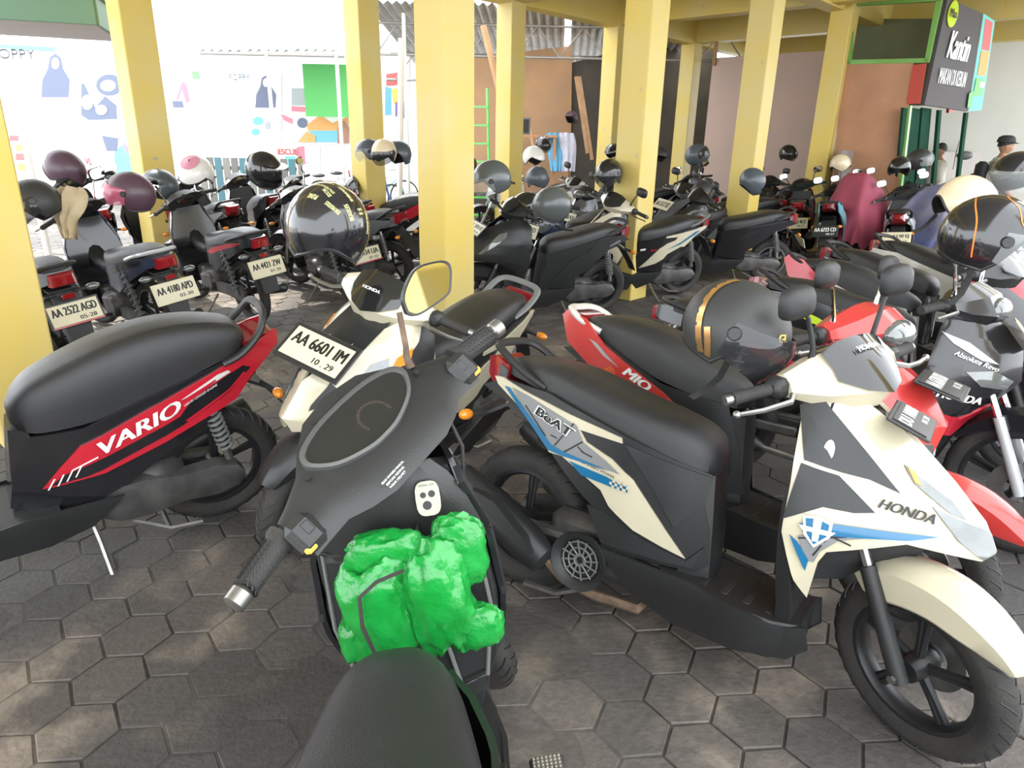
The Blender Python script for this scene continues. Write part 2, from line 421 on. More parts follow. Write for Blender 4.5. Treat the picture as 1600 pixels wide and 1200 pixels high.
def matic(opt):
    """automatic scooter template; roles are coloured per instance"""
    t = Tpl(); g = opt.get
    near = g('near', False)
    WB = g('wbody', W_BODY); WA = g('wapron', W_APR)
    AE, AN, AW = g('AE', AE0), g('AN', AN0), g('AW', AW0)
    wheel(t, 1.256, .25, .042, .178, True, 'front_wheel', near=near)
    wheel(t, 0, .26, .048, .180, False, 'rear_wheel', near=near)
    # fork
    for s in (-1, 1):
        k = t.add('fork_leg', MB().tube([(1.265, s * .082, .235), (1.245, s * .082, .275), (1.13, s * .08, .52)], [.022, .024, .021], 10), 'plastic', True)
        t.add('fork_tube', MB().tube([(1.14, s * .08, .50), (1.03, s * .07, .72)], .014, 8), 'metal', True, k)
        t.add('axle_nut', MB().tube([(1.256, s * .098, .25), (1.256, s * .112, .25)], .012, 6), 'metal', True, k)
    d = MB().lathe([(.045, -.002), (.095, -.002), (.095, .002), (.045, .002)], 28, Matrix.Translation((1.256, .055, .25)) @ RY, closed=True)
    t.add('brake_disc', d, 'metal', True)
    # front fender
    fr = g('fender', None) or [(35, .30, .035, .02), (45, .305, .05, .05), (60, .30, .062, .075), (80, .296, .068, .085), (100, .292, .07, .09), (118, .288, .068, .085), (130, .284, .06, .06)]
    rings = []
    for a, r_, w_, sk in cubic(fr, 3):
        ca, sa = math.cos(R(a)), math.sin(R(a))
        prof = [(-w_, r_ - sk), (-w_, r_ - .012), (-w_ * .55, r_ + .008), (0, r_ + .016), (w_ * .55, r_ + .008), (w_, r_ - .012), (w_, r_ - sk)]
        inn = [(y * .92, q - .008) for y, q in prof[::-1]]
        rings.append([(1.256 + q * ca, y, .25 + q * sa) for y, q in prof + inn])
    t.add('front_fender', MB().loft(rings), 'fender', True, smooth=30)
    # apron
    for nm, poly, role, off in g('apron', [('front_apron', BEAT_APR, 'body', 0), ('apron_panel', BEAT_BLKA, 'body2', .004), ('apron_panel', BEAT_BLKB, 'body2', .004)]):
        both(t, nm, poly, WA, off, role)
    # inner filler of nose and leg shield
    rings = []
    for i in range(13):
        z = .20 + i * .06; xe, w_ = lerp(AE, z), lerp(AW, z) * .97
        rings.append([(xe - .03, -w_ * .9, z), (xe + .012, -w_, z), (xe + .012, w_, z), (xe - .03, w_ * .9, z)])
    t.add('leg_shield', MB().loft(rings), 'plastic', smooth=30)
    rings = []
    for i in range(9):
        z = .42 + i * .06; xe, xn, w_ = lerp(AE, z), lerp(AN, z), lerp(AW, z) * .62
        x1 = xe + (xn - xe) * .7
        rings.append([(xe, -w_, z), (xe + (x1 - xe) * .5, -w_ * .75, z), (x1, -.02, z), (x1, .02, z), (xe + (x1 - xe) * .5, w_ * .75, z), (xe, w_, z)])
    t.add('inner_duct', MB().loft(rings), 'plastic', smooth=30)
    for poly, role, off in g('lamps', [([(1.12, .79), (1.16, .765), (1.235, .72), (1.275, .68), (1.24, .69), (1.15, .75)], 'clear', .004), ([(1.125, .787), (1.145, .775), (1.165, .745), (1.15, .752)], 'amber', .006), ([(1.20, .70), (1.29, .668), (1.33, .66), (1.352, .612), (1.33, .59), (1.27, .63)], 'clear', .005)]):
        both(t, 'headlight' if role == 'clear' else 'turn_signal', poly, WA, off, role, th=.01)
    # floor and belly
    fl = [(.56, .145, .300, .22), (.66, .150, .292, .17), (.80, .150, .280, .145), (.90, .14, .275, .15), (.97, .115, .28, .18)]
    rings = [[(x, -w_, zt), (x, -w_ * .97, zt + .006), (x, 0, zt + .008), (x, w_ * .97, zt + .006), (x, w_, zt), (x, w_ * .98, zt - .02), (x, w_ * .7, zb), (x, -w_ * .7, zb), (x, -w_ * .98, zt - .02)] for x, w_, zt, zb in fl]
    t.add('floorboard', MB().loft(rings), 'plastic', smooth=30)
    fm = MB()
    for i in range(5): fm.box((.62 + i * .065, 0, .2985 - i * .0042), (.02, .2, .006), .002)
    t.add('floor_mat', fm, 'matr')
    both(t, 'belly_panel', [(.36, .315), (.66, .31), (.93, .27), (.985, .29), (1.0, .22), (.95, .165), (.80, .13), (.61, .135), (.47, .19)], lambda x, z: lerp(((.36, .155), (.8, .158), (1.0, .12)), x) * (1 - .5 * max(0, (.28 - z) / .2)), 0, 'plastic')
    # rear body
    for nm, poly, role, off in g('body', [('body_cover', BEAT_DARK, 'body2', 0), ('side_panel', BEAT_WHITE, 'body', .007)]):
        both(t, nm, poly, WB, off, role)
    core = [(-.14, .73), (.1, .72), (.40, .66), (.58, .61), (.58, .34), (.42, .36), (.2, .52), (0, .66)]
    t.add('frame_core', MB().prism(core, 'y', -.07, .07), 'plastic', smooth=0)
    # front closing of the under-seat body
    t.add('seat_post_cover', MB().loft([[(.60, -.09, z), (lerp(((.3, .69), (.45, .675), (.62, .655)), z), -.06, z), (lerp(((.3, .70), (.45, .685), (.62, .66)), z), 0, z), (lerp(((.3, .69), (.45, .675), (.62, .655)), z), .06, z), (.60, .09, z)] for z in (.30, .38, .46, .54, .62)]), 'body2', smooth=50)
    t.add('seat', seat_mb(g('seat', SEAT_BEAT)), 'seat', smooth=60)
    # tail
    gr = g('grab', [(.07, .112, .765), (-.02, .125, .805), (-.11, .12, .855), (-.155, .085, .873), (-.165, 0, .876)])
    pts = cubic(gr, 4); pts = pts + [(x, -y, z) for x, y, z in pts[::-1][1:]]
    t.add('grab_rail', MB().tube(pts, .017, 8, flat=.75), 'grab')
    tl = g('tail', [(-.10, .085, .70, .80), (-.17, .075, .725, .83), (-.215, .05, .76, .82), (-.225, .03, .775, .81)])
    t.add('tail_light', MB().loft([[(x, -w_, za), (x, -w_, zb), (x, w_, zb), (x, w_, za)] for x, w_, za, zb in tl]), 'red', smooth=30)
    if g('taillens', True): both(t, 'tail_lens', [(-.105, .79), (-.19, .825), (-.215, .805), (-.15, .72), (-.11, .74)], lambda x, z: lerp(((-.22, .045), (-.1, .10)), x), .0, 'clear', th=.008)
    t.add('rear_fender', MB().loft([[(x, -w_, z), (x + .01, -w_, z + .02), (x + .01, w_, z + .02), (x, w_, z)] for x, z, w_ in ((.05, .60, .07), (-.10, .66, .075), (-.2, .60, .07), (-.30, .47, .062), (-.34, .40, .058))]), 'plastic')
    for s in (-1, 1):
        k = t.add('turn_signal_stalk', MB().tube([(-.19, s * .05, .62), (-.22, s * .12, .61)], .012, 6), 'plastic')
        t.add('turn_signal_lens', MB().ellip((-.225, s * .145, .61), (.022, .035, .02), 10, 6), 'amber', False, k)
    # engine, drive case, fan, exhaust
    t.add('engine', MB().box((.30, .0, .27), (.34, .20, .20), .04).box((.50, 0, .25), (.14, .15, .13), .03).box((.42, 0, .34), (.16, .14, .10), .03), 'engine')
    t.add('drive_case', MB().loft([[(x, .075, .25 - h), (x, .115, .25 - h * .8), (x, .13, .25), (x, .115, .25 + h * .8), (x, .075, .25 + h)] for x, h in ((.44, .05), (.38, .095), (.28, .10), (.15, .075), (.02, .085), (-.06, .06), (-.085, .02))]), 'engine')
    T = Matrix.Translation((.30, -.10, .245)) @ RY
    k = t.add('fan_cover', MB().lathe([(.001, -.012), (.06, -.012), (.075, -.005), (.092, .04), (.098, .055), (.098, .07), (.08, .06), (.066, .042), (.001, .042)], 24, T), 'plastic')
    gg = MB()
    for i in range(12):
        a = 2 * PI * i / 12; gg.tube([T @ Vector((.012 * math.cos(a), .012 * math.sin(a), .05)), T @ Vector((.068 * math.cos(a + .25), .068 * math.sin(a + .25), .052))], .003, 4)
    for r_ in (.02, .042, .062): gg.lathe([(r_ - .003, .05), (r_ + .003, .05), (r_, .055)], 20, T, closed=True)
    t.add('fan_grille', gg, 'grey', False, k)
    t.add('swing_arm', MB().tube([(.28, -.085, .28), (.12, -.09, .27), (0, -.085, .262)], [.03, .026, .03], 8), 'engine')
    t.add('exhaust_pipe', MB().tube([(.52, -.03, .17), (.50, -.10, .135), (.36, -.135, .14), (.24, -.15, .165), (.18, -.16, .21)], .017, 8), 'rusty')
    k = t.add('muffler', MB().tube([(.19, -.165, .20), (.175, -.165, .207), (.10, -.168, .245), (-.04, -.170, .315), (-.17, -.172, .375), (-.20, -.172, .39), (-.205, -.172, .392)], [.03, .055, .066, .066, .06, .054, .02], 16), 'muffler')
    t.add('heat_shield', MB().prism([(.13, .29), (.165, .245), (.02, .305), (-.10, .36), (-.10, .39), (.0, .375)], 'y', -.243, -.205), 'plastic', False, k, smooth=0)
    p0, p1 = (-.03, .11, .34), (.04, .105, .64)
    k = t.add('shock_absorber', MB().tube([p0, p1], .016, 8), 'metal')
    t.add('shock_spring', spring((-.02, .11, .40), (.035, .105, .61), .028), 'spring', False, k)
    t.add('side_stand', MB().tube([(.47, .10, .19), (.46, .16, .14), (.44, .27, g('standz', .05))], .010, 6).box((.435, .275, g('standz', .05) - .002), (.04, .03, .008)), 'metal')
    t.add('centre_stand', MB().tube([(.34, .1, .15), (.22, .13, .09), (.10, .14, .085)], .011, 6).tube([(.34, -.1, .15), (.22, -.13, .09), (.10, -.14, .085)], .011, 6).tube([(.22, -.13, .09), (.22, .13, .09)], .01, 6), 'metal')
    # handlebar
    cw = g('cowl', [(0, [(.89, 1.05), (.95, 1.085), (1.01, 1.055), (1.075, .985), (1.045, .93), (.93, .925)]), (.07, [(.888, 1.05), (.945, 1.078), (1.0, 1.045), (1.05, .98), (1.02, .925), (.925, .925)]), (.125, [(.885, 1.035), (.93, 1.055), (.975, 1.025), (1.0, .97), (.975, .935), (.915, .94)]), (.20, [(.885, 1.01), (.91, 1.02), (.935, 1.005), (.945, .98), (.925, .962), (.895, .965)])])
    k = t.add('handlebar_cover', cowl_rings(cw), 'cowl', True, smooth=25)
    vz = g('cowl_visor', [(-.115, [(.885, 1.04), (.95, 1.06), (.985, 1.022)]), (-.07, [(.885, 1.062), (.95, 1.088), (1.03, 1.018), (1.056, .985)]), (0, [(.885, 1.065), (.955, 1.097), (1.03, 1.045), (1.085, .985)])])
    if vz:
        o = MB(); o.loft([[(.885, y, zz0 + .0), (xa, y, za), (xb, y, zb), (xc, y, zc)] for y, zz0, xa, za, xb, zb, xc, zc in
            [(-.11, 1.04, .945, 1.072, .99, 1.035, 1.008, 1.01), (-.06, 1.055, .95, 1.092, 1.02, 1.045, 1.06, .99), (0, 1.06, .955, 1.099, 1.03, 1.052, 1.088, .98), (.06, 1.055, .95, 1.092, 1.02, 1.045, 1.06, .99), (.11, 1.04, .945, 1.072, .99, 1.035, 1.008, 1.01)]], closed=False)
        t.add('cowl_visor', o, 'visor', True, k, smooth=30)
    t.add('instrument_panel', MB().loft([[(.882, y, z0), (.862, y, z0 - .03), (.868, y, z1), (.885, y, z1)] for y, z0, z1 in ((-.10, 1.03, .985), (0, 1.05, .97), (.10, 1.03, .985))]), 'screen', True, k)
    for s in (-1, 1):
        t.add('handlebar', MB().tube([(.95, s * .02, .955), (.915, s * .15, .985), (.895, s * .22, .985)], .012, 8), 'metal', True)
        t.add('switch_box', MB().box((.905, s * .212, .985), (.055, .055, .055), .012), 'plastic', True)
        kk = t.add('grip', MB().tube([(.905, s * .225, .985), (.902, s * .235, .985), (.88, s * .335, .975), (.879, s * .342, .975)], [.022, .017, .0175, .020], 12), 'rubber', True)
        t.add('bar_end', MB().tube([(.879, s * .342, .975), (.875, s * .362, .973)], .014, 10), 'metal', True, kk)
        t.add('brake_lever', MB().tube([(.94, s * .19, .975), (.965, s * .225, .967), (.945, s * .30, .955), (.925, s * .36, .952)], [.009, .008, .007, .006], 6).ellip((.923, s * .365, .952), (.011, .011, .011), 8, 6), 'lever', True)
        if g('mirrors', True): mirror_parts(t, s, *g('mirpos', ((.925, .165, 1.02), (.915, .225, 1.16))), metal=g('stem', 'plastic'), sz=g('mirsz', (.062, .042)))
    t.add('steering_stem', MB().tube([(.965, 0, .95), (1.03, 0, .72), (1.06, 0, .62)], .03, 10), 'plastic', True)
    t.add('fork_bridge', MB().box((1.075, 0, .61), (.06, .19, .03), .01), 'plastic', True)
    return t
DEF = dict(tire=M_tire, groove=M_ink, rim=M_rim, plastic=M_plastic, metal=M_metal, fender=M_black, body=M_black, body2=M_matte, clear=M_clear, amber=M_amber, red=M_red, matr=M_tire,
           seat=M_seat, grab=M_plastic, engine=M_engine, grey=M_grey, rusty=M_rust, muffler=M_matte, spring=M_grey, cowl=M_matte, visor=M_glassd, screen=M_glassd, rubber=M_tire, lever=M_metal, mirror=M_mirror)
TPL = {}
def place(t, name, label, pose, cols, steer=0.0, group=None, skip=()):
    x, y, a, l = pose
    M = Matrix.Translation((x, y, 0)) @ Matrix.Rotation(a, 4, 'Z') @ Matrix.Rotation(-l, 4, 'X')
    root = thing(name, label, 'scooter' if 'scooter' in name else 'motorcycle', M, group)
    S = steer_mat(steer); objs = []
    cm = dict(DEF); cm.update(cols)
    for nm, me, role, st, par in t.e:
        if nm in skip: objs.append(None); continue
        p = root if par is None else objs[par]
        if p is None: objs.append(None); continue
        o = new_obj(nm, me, cm[role], p)
        if st and par is None: o.matrix_local = S
        objs.append(o)
    root['S'] = steer
    return root
def steer_child(root, o): o.matrix_local = steer_mat(root['S']) @ o.matrix_local; return o
def plate(root, M, l1, l2, w_=.275, h=.11, frame=True, dark=False, steer=None, fw=.012, name='number_plate', low=None):
    """number plate: local XY board, +Z is the face normal"""
    if steer is not None: M = steer_mat(steer) @ M
    bd = new_obj(name, MB().box((0, 0, -.004), (w_ + 2 * fw, h + 2 * fw, .008), .003).mesh('number_plate', 30), M_plateb if frame else (M_plateb if dark else M_plate), root, M)
    new_obj('plate_face', MB().box((0, 0, .0015), (w_, h, .002), .0005).mesh('plate_face', 0), M_plateb if dark else M_plate, bd)
    ink = M_winkm if dark else M_ink
    text_flat(l1, w_ * .90, h * (.40 if l2 else .6), ink, bd, Matrix.Translation((0, h * (.16 if l2 else 0), .0032)), bold=.0026)
    if l2: text_flat(l2, w_ * .34, h * .19, ink, bd, Matrix.Translation((w_ * .22, -h * .30, .0032)), bold=.001)
    return bd
def facing(p, n, up=(0, 0, 1), roll=0.0):
    """matrix at p with local Z along n and local Y close to up"""
    z = Vector(n).normalized(); x = Vector(up).cross(z).normalized(); y = z.cross(x)
    M = Matrix((x, y, z)).transposed().to_4x4(); M.translation = Vector(p)
    return M @ Matrix.Rotation(roll, 4, 'Z')
# ---- older round scooter (long plump seat, slim side panel)
SEAT_VARIO = [(-.135, .84, .80, .03), (-.125, .865, .795, .07), (-.08, .895, .785, .10), (.04, .918, .752, .122), (.18, .918, .700, .135), (.32, .888, .655, .140), (.45, .838, .628, .135), (.56, .785, .615, .115), (.61, .745, .618, .09), (.64, .700, .635, .05), (.648, .685, .65, .015)]
VAR_RED = [(.595, .392), (.542, .467), (.469, .553), (.241, .655), (.149, .69), (-.028, .757), (-.19, .835), (-.246, .858), (-.25, .80), (-.128, .685), (-.068, .61), (.257, .487), (.406, .432)]
VAR_DARK = [(-.20, .82), (0, .76), (.25, .69), (.45, .62), (.61, .60), (.66, .48), (.685, .385), (.70, .31), (.45, .30), (.33, .36), (.2, .45), (0, .57), (-.12, .66), (-.22, .77)]
AN_M = ((.15, 1.0), (.3, 1.03), (.5, 1.12), (.62, 1.24), (.74, 1.26), (.86, 1.17), (.95, 1.05))
W_APM = mk_wapron(AE0, AN_M, AW0, 1.7)
MIO_APR = [(.90, .92), (.98, .95), (1.10, .90), (1.19, .84), (1.255, .74), (1.23, .62), (1.12, .50), (1.02, .36), (.95, .35), (.895, .45), (.885, .70), (.87, .89)]
SEAT_MIO = [(-.06, .85, .83, .03), (-.045, .87, .825, .07), (0, .885, .815, .10), (.10, .897, .785, .12), (.22, .890, .74, .135), (.34, .862, .70, .14), (.46, .81, .675, .13), (.55, .77, .66, .11), (.62, .735, .65, .08), (.655, .705, .66, .03)]
MIO_RED = [(-.135, .87), (-.11, .895), (-.011, .872), (.087, .79), (.367, .662), (.53, .56), (.50, .517), (.192, .605), (.064, .678), (-.09, .768)]
MIO_DARK = [(-.08, .80), (.1, .79), (.35, .69), (.60, .66), (.66, .50), (.70, .34), (.50, .31), (.36, .38), (.3, .5), (.15, .62), (0, .73)]
# ---- sharp-nosed 150 class front
AN_V = ((.15, 1.0), (.3, 1.02), (.45, 1.12), (.58, 1.39), (.64, 1.42), (.76, 1.33), (.86, 1.21), (.95, 1.05))
AW_V = ((.15, .10), (.3, .13), (.45, .21), (.6, .245), (.75, .25), (.88, .21), (.95, .15))
W_APV = mk_wapron(AE0, AN_V, AW_V, 1.35)
V_APR = [(.90, .934), (.974, .95), (1.19, .86), (1.33, .76), (1.415, .645), (1.38, .585), (1.168, .59), (1.0, .52), (.985, .45), (.972, .375), (.938, .43), (.888, .563), (.885, .70), (.87, .89)]

def cub(opt):
    """underbone motorcycle template"""
    t = Tpl(); g = opt.get
    AE = ((.2, .86), (.35, .86), (.6, .83), (.98, .90)); AN = g('AN', ((.2, .92), (.35, .94), (.5, 1.0), (.68, 1.15), (.80, 1.14), (.98, 1.0))); AW = ((.2, .12), (.35, .16), (.55, .205), (.75, .20), (.98, .12))
    WA = mk_wapron(AE, AN, AW, 1.5)
    wheel(t, 1.24, .285, .036, .222, True, 'front_wheel', style=g('wheel', 'cast'))
    wheel(t, 0, .285, .042, .220, False, 'rear_wheel', style=g('wheel', 'cast'))
    for s in (-1, 1):
        k = t.add('fork_leg', MB().tube([(1.25, s * .07, .27), (1.235, s * .07, .31), (1.12, s * .068, .56)], [.02, .023, .02], 10), 'fork', True)
        t.add('fork_tube', MB().tube([(1.13, s * .068, .54), (1.0, s * .062, .80)], .013, 8), 'chrome', True, k)
        t.add('shock_absorber', spring((.0, s * .115, .33), (.10, s * .11, .64), .026, 8).tube([(-.01, s * .115, .28), (.11, s * .11, .68)], .013, 6), 'spring')
    t.add('brake_disc', MB().lathe([(.05, -.002), (.11, -.002), (.11, .002), (.05, .002)], 24, Matrix.Translation((1.24, -.05, .285)) @ RY, closed=True), 'metal', True)
    fr = [(10, .315, .045, .02), (30, .322, .055, .05), (60, .322, .06, .07), (95, .318, .06, .075), (120, .314, .055, .06), (150, .312, .05, .02)]
    rings = []
    for a, r_, w_, sk in cubic(fr, 3):
        ca, sa = math.cos(R(a)), math.sin(R(a))
        prof = [(-w_, r_ - sk), (-w_, r_ - .01), (0, r_ + .01), (w_, r_ - .01), (w_, r_ - sk)]
        rings.append([(1.24 + q * ca, y, .285 + q * sa) for y, q in prof + [(y * .9, q - .007) for y, q in prof[::-1]]])
    t.add('front_fender', MB().loft(rings), 'fender', True, smooth=35)
    for nm, poly, role, off in g('apron', [('front_apron', [(.875, .95), (.95, .975), (1.06, .90), (1.13, .82), (1.15, .70), (1.05, .56), (.97, .42), (.94, .33), (.87, .30), (.84, .50), (.83, .70), (.845, .88)], 'body', 0), ('apron_panel', [(.87, .60), (.98, .58), (1.10, .66), (1.12, .72), (.99, .66), (.88, .66)], 'accent', .004)]):
        both(t, nm, poly, WA, off, role)
    rings = []
    for i in range(12):
        z = .27 + i * .06; xe, w_ = lerp(AE, z), lerp(AW, z) * .97
        rings.append([(xe - .02, -w_, z), (xe + .01, -w_, z), (xe + .01, w_, z), (xe - .02, w_, z)])
    t.add('leg_shield', MB().loft(rings), 'shield', smooth=30)
    for poly, role in g('lamps', [([(1.0, .80), (1.10, .76), (1.135, .72), (1.08, .70), (1.02, .74)], 'clear')]):
        both(t, 'turn_signal', poly, WA, .005, role, th=.01)
    t.add('frame_spine', MB().tube([(.93, 0, .72), (.75, 0, .60), (.50, 0, .58), (.30, 0, .64)], [.06, .065, .06, .07], 10), 'body2')
    wb = mk_wbody(((-.40, .04), (-.30, .07), (-.1, .10), (.2, .125), (.42, .115), (.5, .08)))
    for nm, poly, role, off in g('body', [('side_cover', [(-.34, .765), (-.22, .765), (0, .74), (.2, .70), (.40, .655), (.50, .60), (.42, .50), (.25, .47), (.08, .56), (-.12, .645), (-.30, .72)], 'body', 0), ('side_stripe', [(-.25, .745), (0, .715), (.2, .672), (.38, .615), (.3, .60), (.1, .655), (-.1, .70)], 'accent', .005)]):
        both(t, nm, poly, wb, off, role)
    t.add('frame_core', MB().prism([(-.3, .74), (0, .72), (.4, .64), (.42, .45), (.25, .45), (-.1, .62)], 'y', -.07, .07), 'plastic', smooth=0)
    t.add('seat', seat_mb(g('seat', [(-.31, .79, .775, .03), (-.30, .815, .77, .07), (-.26, .83, .765, .095), (-.12, .835, .745, .118), (.02, .822, .72, .13), (.14, .79, .70, .135), (.28, .765, .675, .13), (.40, .755, .655, .105), (.48, .735, .645, .07), (.51, .70, .65, .02)])), 'seat', smooth=60)
    pts = cubic([(-.05, .125, .75), (-.18, .13, .785), (-.30, .11, .81), (-.345, .05, .82), (-.35, 0, .82)], 4); pts = pts + [(x, -y, z) for x, y, z in pts[::-1][1:]]
    t.add('grab_rail', MB().tube(pts, .013, 8), 'grab')
    k = t.add('tail_cover', MB().loft([[(x, -w_, za), (x, -w_ * .9, zb), (x, w_ * .9, zb), (x, w_, za)] for x, w_, za, zb in ((-.22, .105, .70, .785), (-.33, .09, .715, .79), (-.37, .075, .73, .785))]), 'body', smooth=30)
    t.add('tail_light', MB().loft([[(x, -w_, za), (x, -w_ * .9, zb), (x, w_ * .9, zb), (x, w_, za)] for x, w_, za, zb in ((-.36, .078, .715, .785), (-.395, .065, .71, .775), (-.405, .045, .72, .765))]), 'red', smooth=30)
    t.add('rear_fender', MB().loft([[(x, -w_, z), (x + .02, -w_, z + .012), (x + .02, w_, z + .012), (x, w_, z)] for x, z, w_ in ((.05, .62, .06), (-.2, .67, .068), (-.32, .66, .075), (-.365, .58, .075), (-.385, .46, .07), (-.40, .34, .062))]), 'rfender')
    for s in (-1, 1):
        k = t.add('turn_signal_stalk', MB().tube([(-.34, s * .05, .66), (-.35, s * .12, .66)], .011, 6), 'plastic')
        t.add('turn_signal_lens', MB().ellip((-.352, s * .15, .66), (.024, .042, .022), 10, 6), 'signal', False, k)
        t.add('foot_peg', MB().tube([(.52, s * .10, .26), (.52, s * .22, .27)], .013, 8), 'rubber')
        t.add('swing_arm', MB().box((.18, s * .085, .31), (.42, .03, .045), .008), 'engine')
    t.add('chain_case', MB().loft([[(x, .075, .29 - h), (x, .105, .29 - h), (x, .105, .29 + h), (x, .075, .29 + h)] for x, h in ((-.09, .02), (-.06, .06), (.03, .065), (.2, .045), (.40, .045))]), 'engine')
    t.add('engine', MB().box((.55, 0, .32), (.30, .24, .20), .05).lathe([(.001, -.13), (.07, -.13), (.085, -.11), (.085, .11), (.07, .13), (.001, .13)], 20, Matrix.Translation((.50, 0, .32)) @ RY).box((.75, 0, .36), (.16, .13, .13), .02), 'engine')
    t.add('exhaust_pipe', MB().tube([(.80, -.02, .30), (.74, -.10, .22), (.45, -.13, .20), (.25, -.14, .22)], .015, 8), 'metal')
    t.add('muffler', MB().tube([(.27, -.14, .22), (.22, -.145, .228), (-.05, -.155, .27), (-.28, -.165, .315), (-.30, -.165, .32)], [.02, .042, .046, .04, .015], 14), 'muffler')
    t.add('side_stand', MB().tube([(.42, .10, .22), (.40, .27, .05)], .010, 6), 'metal')
    cw = g('cowl', [(0, [(.86, 1.03), (.93, 1.065), (1.01, 1.03), (1.055, .95), (1.02, .90), (.91, .91)]), (.08, [(.86, 1.03), (.925, 1.058), (1.0, 1.02), (1.04, .95), (1.005, .905), (.905, .915)]), (.14, [(.862, 1.02), (.91, 1.035), (.955, 1.005), (.97, .955), (.95, .93), (.895, .935)]), (.20, [(.87, 1.0), (.895, 1.008), (.92, .995), (.93, .975), (.91, .962), (.88, .965)])])
    k = t.add('handlebar_cover', cowl_rings(cw), 'cowl', True, smooth=30)
    t.add('headlight', MB().ellip((1.015, 0, .965), (.05, .085, .05), 16, 8), 'clear', True, k)
    t.add('instrument_panel', MB().loft([[(.868, y, z0), (.845, y, z0 - .03), (.85, y, z1), (.87, y, z1)] for y, z0, z1 in ((-.09, 1.02, .985), (0, 1.04, .97), (.09, 1.02, .985))]), 'screen', True, k)
    for s in (-1, 1):
        t.add('handlebar', MB().tube([(.93, s * .02, .955), (.895, s * .15, .982), (.88, s * .22, .985)], .012, 8), 'metal', True)
        t.add('switch_box', MB().box((.885, s * .205, .985), (.05, .05, .05), .012), 'plastic', True)
        t.add('grip', MB().tube([(.883, s * .225, .985), (.85, s * .345, .975)], .0175, 10), 'rubber', True)
        t.add('brake_lever', MB().tube([(.92, s * .19, .975), (.94, s * .225, .967), (.915, s * .36, .955)], [.009, .008, .006], 6), 'lever', True)
        if g('mirrors', True): mirror_parts(t, s, (.90, s * .165, 1.01), (.885, s * .23, 1.17), metal='chrome')
    return t
DEF.update(chrome=M_chrome, fork=M_metal, accent=M_black, shield=M_black, rfender=M_plastic, signal=M_clear)
# ---------------------------------------------------------------- the place
UA = Vector((.669, .743, 0)); UB = Vector((.743, -.669, 0))     # directions of the pillar grid
GR = math.atan2(UA.y, UA.x)
ROT = Matrix.Rotation(GR, 4, 'Z')
def yellow(name, ca, cb, rough=.5):
    mt = bpy.data.materials.new(name); mt.use_nodes = True; nt = mt.node_tree; b = nt.nodes['Principled BSDF']; b.inputs['Roughness'].default_value = rough
    g = nt.nodes.new('ShaderNodeNewGeometry'); L = nt.links.new
    n1 = nt.nodes.new('ShaderNodeTexNoise'); n1.inputs['Scale'].default_value = 1.7; n1.inputs['Detail'].default_value = 8
    n2 = nt.nodes.new('ShaderNodeTexNoise'); n2.inputs['Scale'].default_value = 9; n2.inputs['Detail'].default_value = 6
    r1 = nt.nodes.new('ShaderNodeValToRGB'); r1.color_ramp.elements[0].position = .35; r1.color_ramp.elements[1].position = .65
    r1.color_ramp.elements[0].color = (*cb, 1); r1.color_ramp.elements[1].color = (*ca, 1)
    r2 = nt.nodes.new('ShaderNodeValToRGB'); r2.color_ramp.elements[0].position = .70; r2.color_ramp.elements[1].position = .76
    mx = nt.nodes.new('ShaderNodeMix'); mx.data_type = 'RGBA'; mx.inputs[7].default_value = (.42, .36, .25, 1)
    bp = nt.nodes.new('ShaderNodeBump'); bp.inputs['Strength'].default_value = .12; bp.inputs['Distance'].default_value = .02
    for n in (n1, n2): L(g.outputs['Position'], n.inputs['Vector'])
    L(n1.outputs[0], r1.inputs[0]); L(n2.outputs[0], r2.inputs[0]); L(r1.outputs[0], mx.inputs[6]); L(r2.outputs[0], mx.inputs[0]); L(mx.outputs[2], b.inputs['Base Color'])
    L(n2.outputs[0], bp.inputs['Height']); L(bp.outputs[0], b.inputs['Normal'])
    return mt
M_yel = yellow('yellow_wall_paint', (.64, .47, .095), (.61, .49, .18))
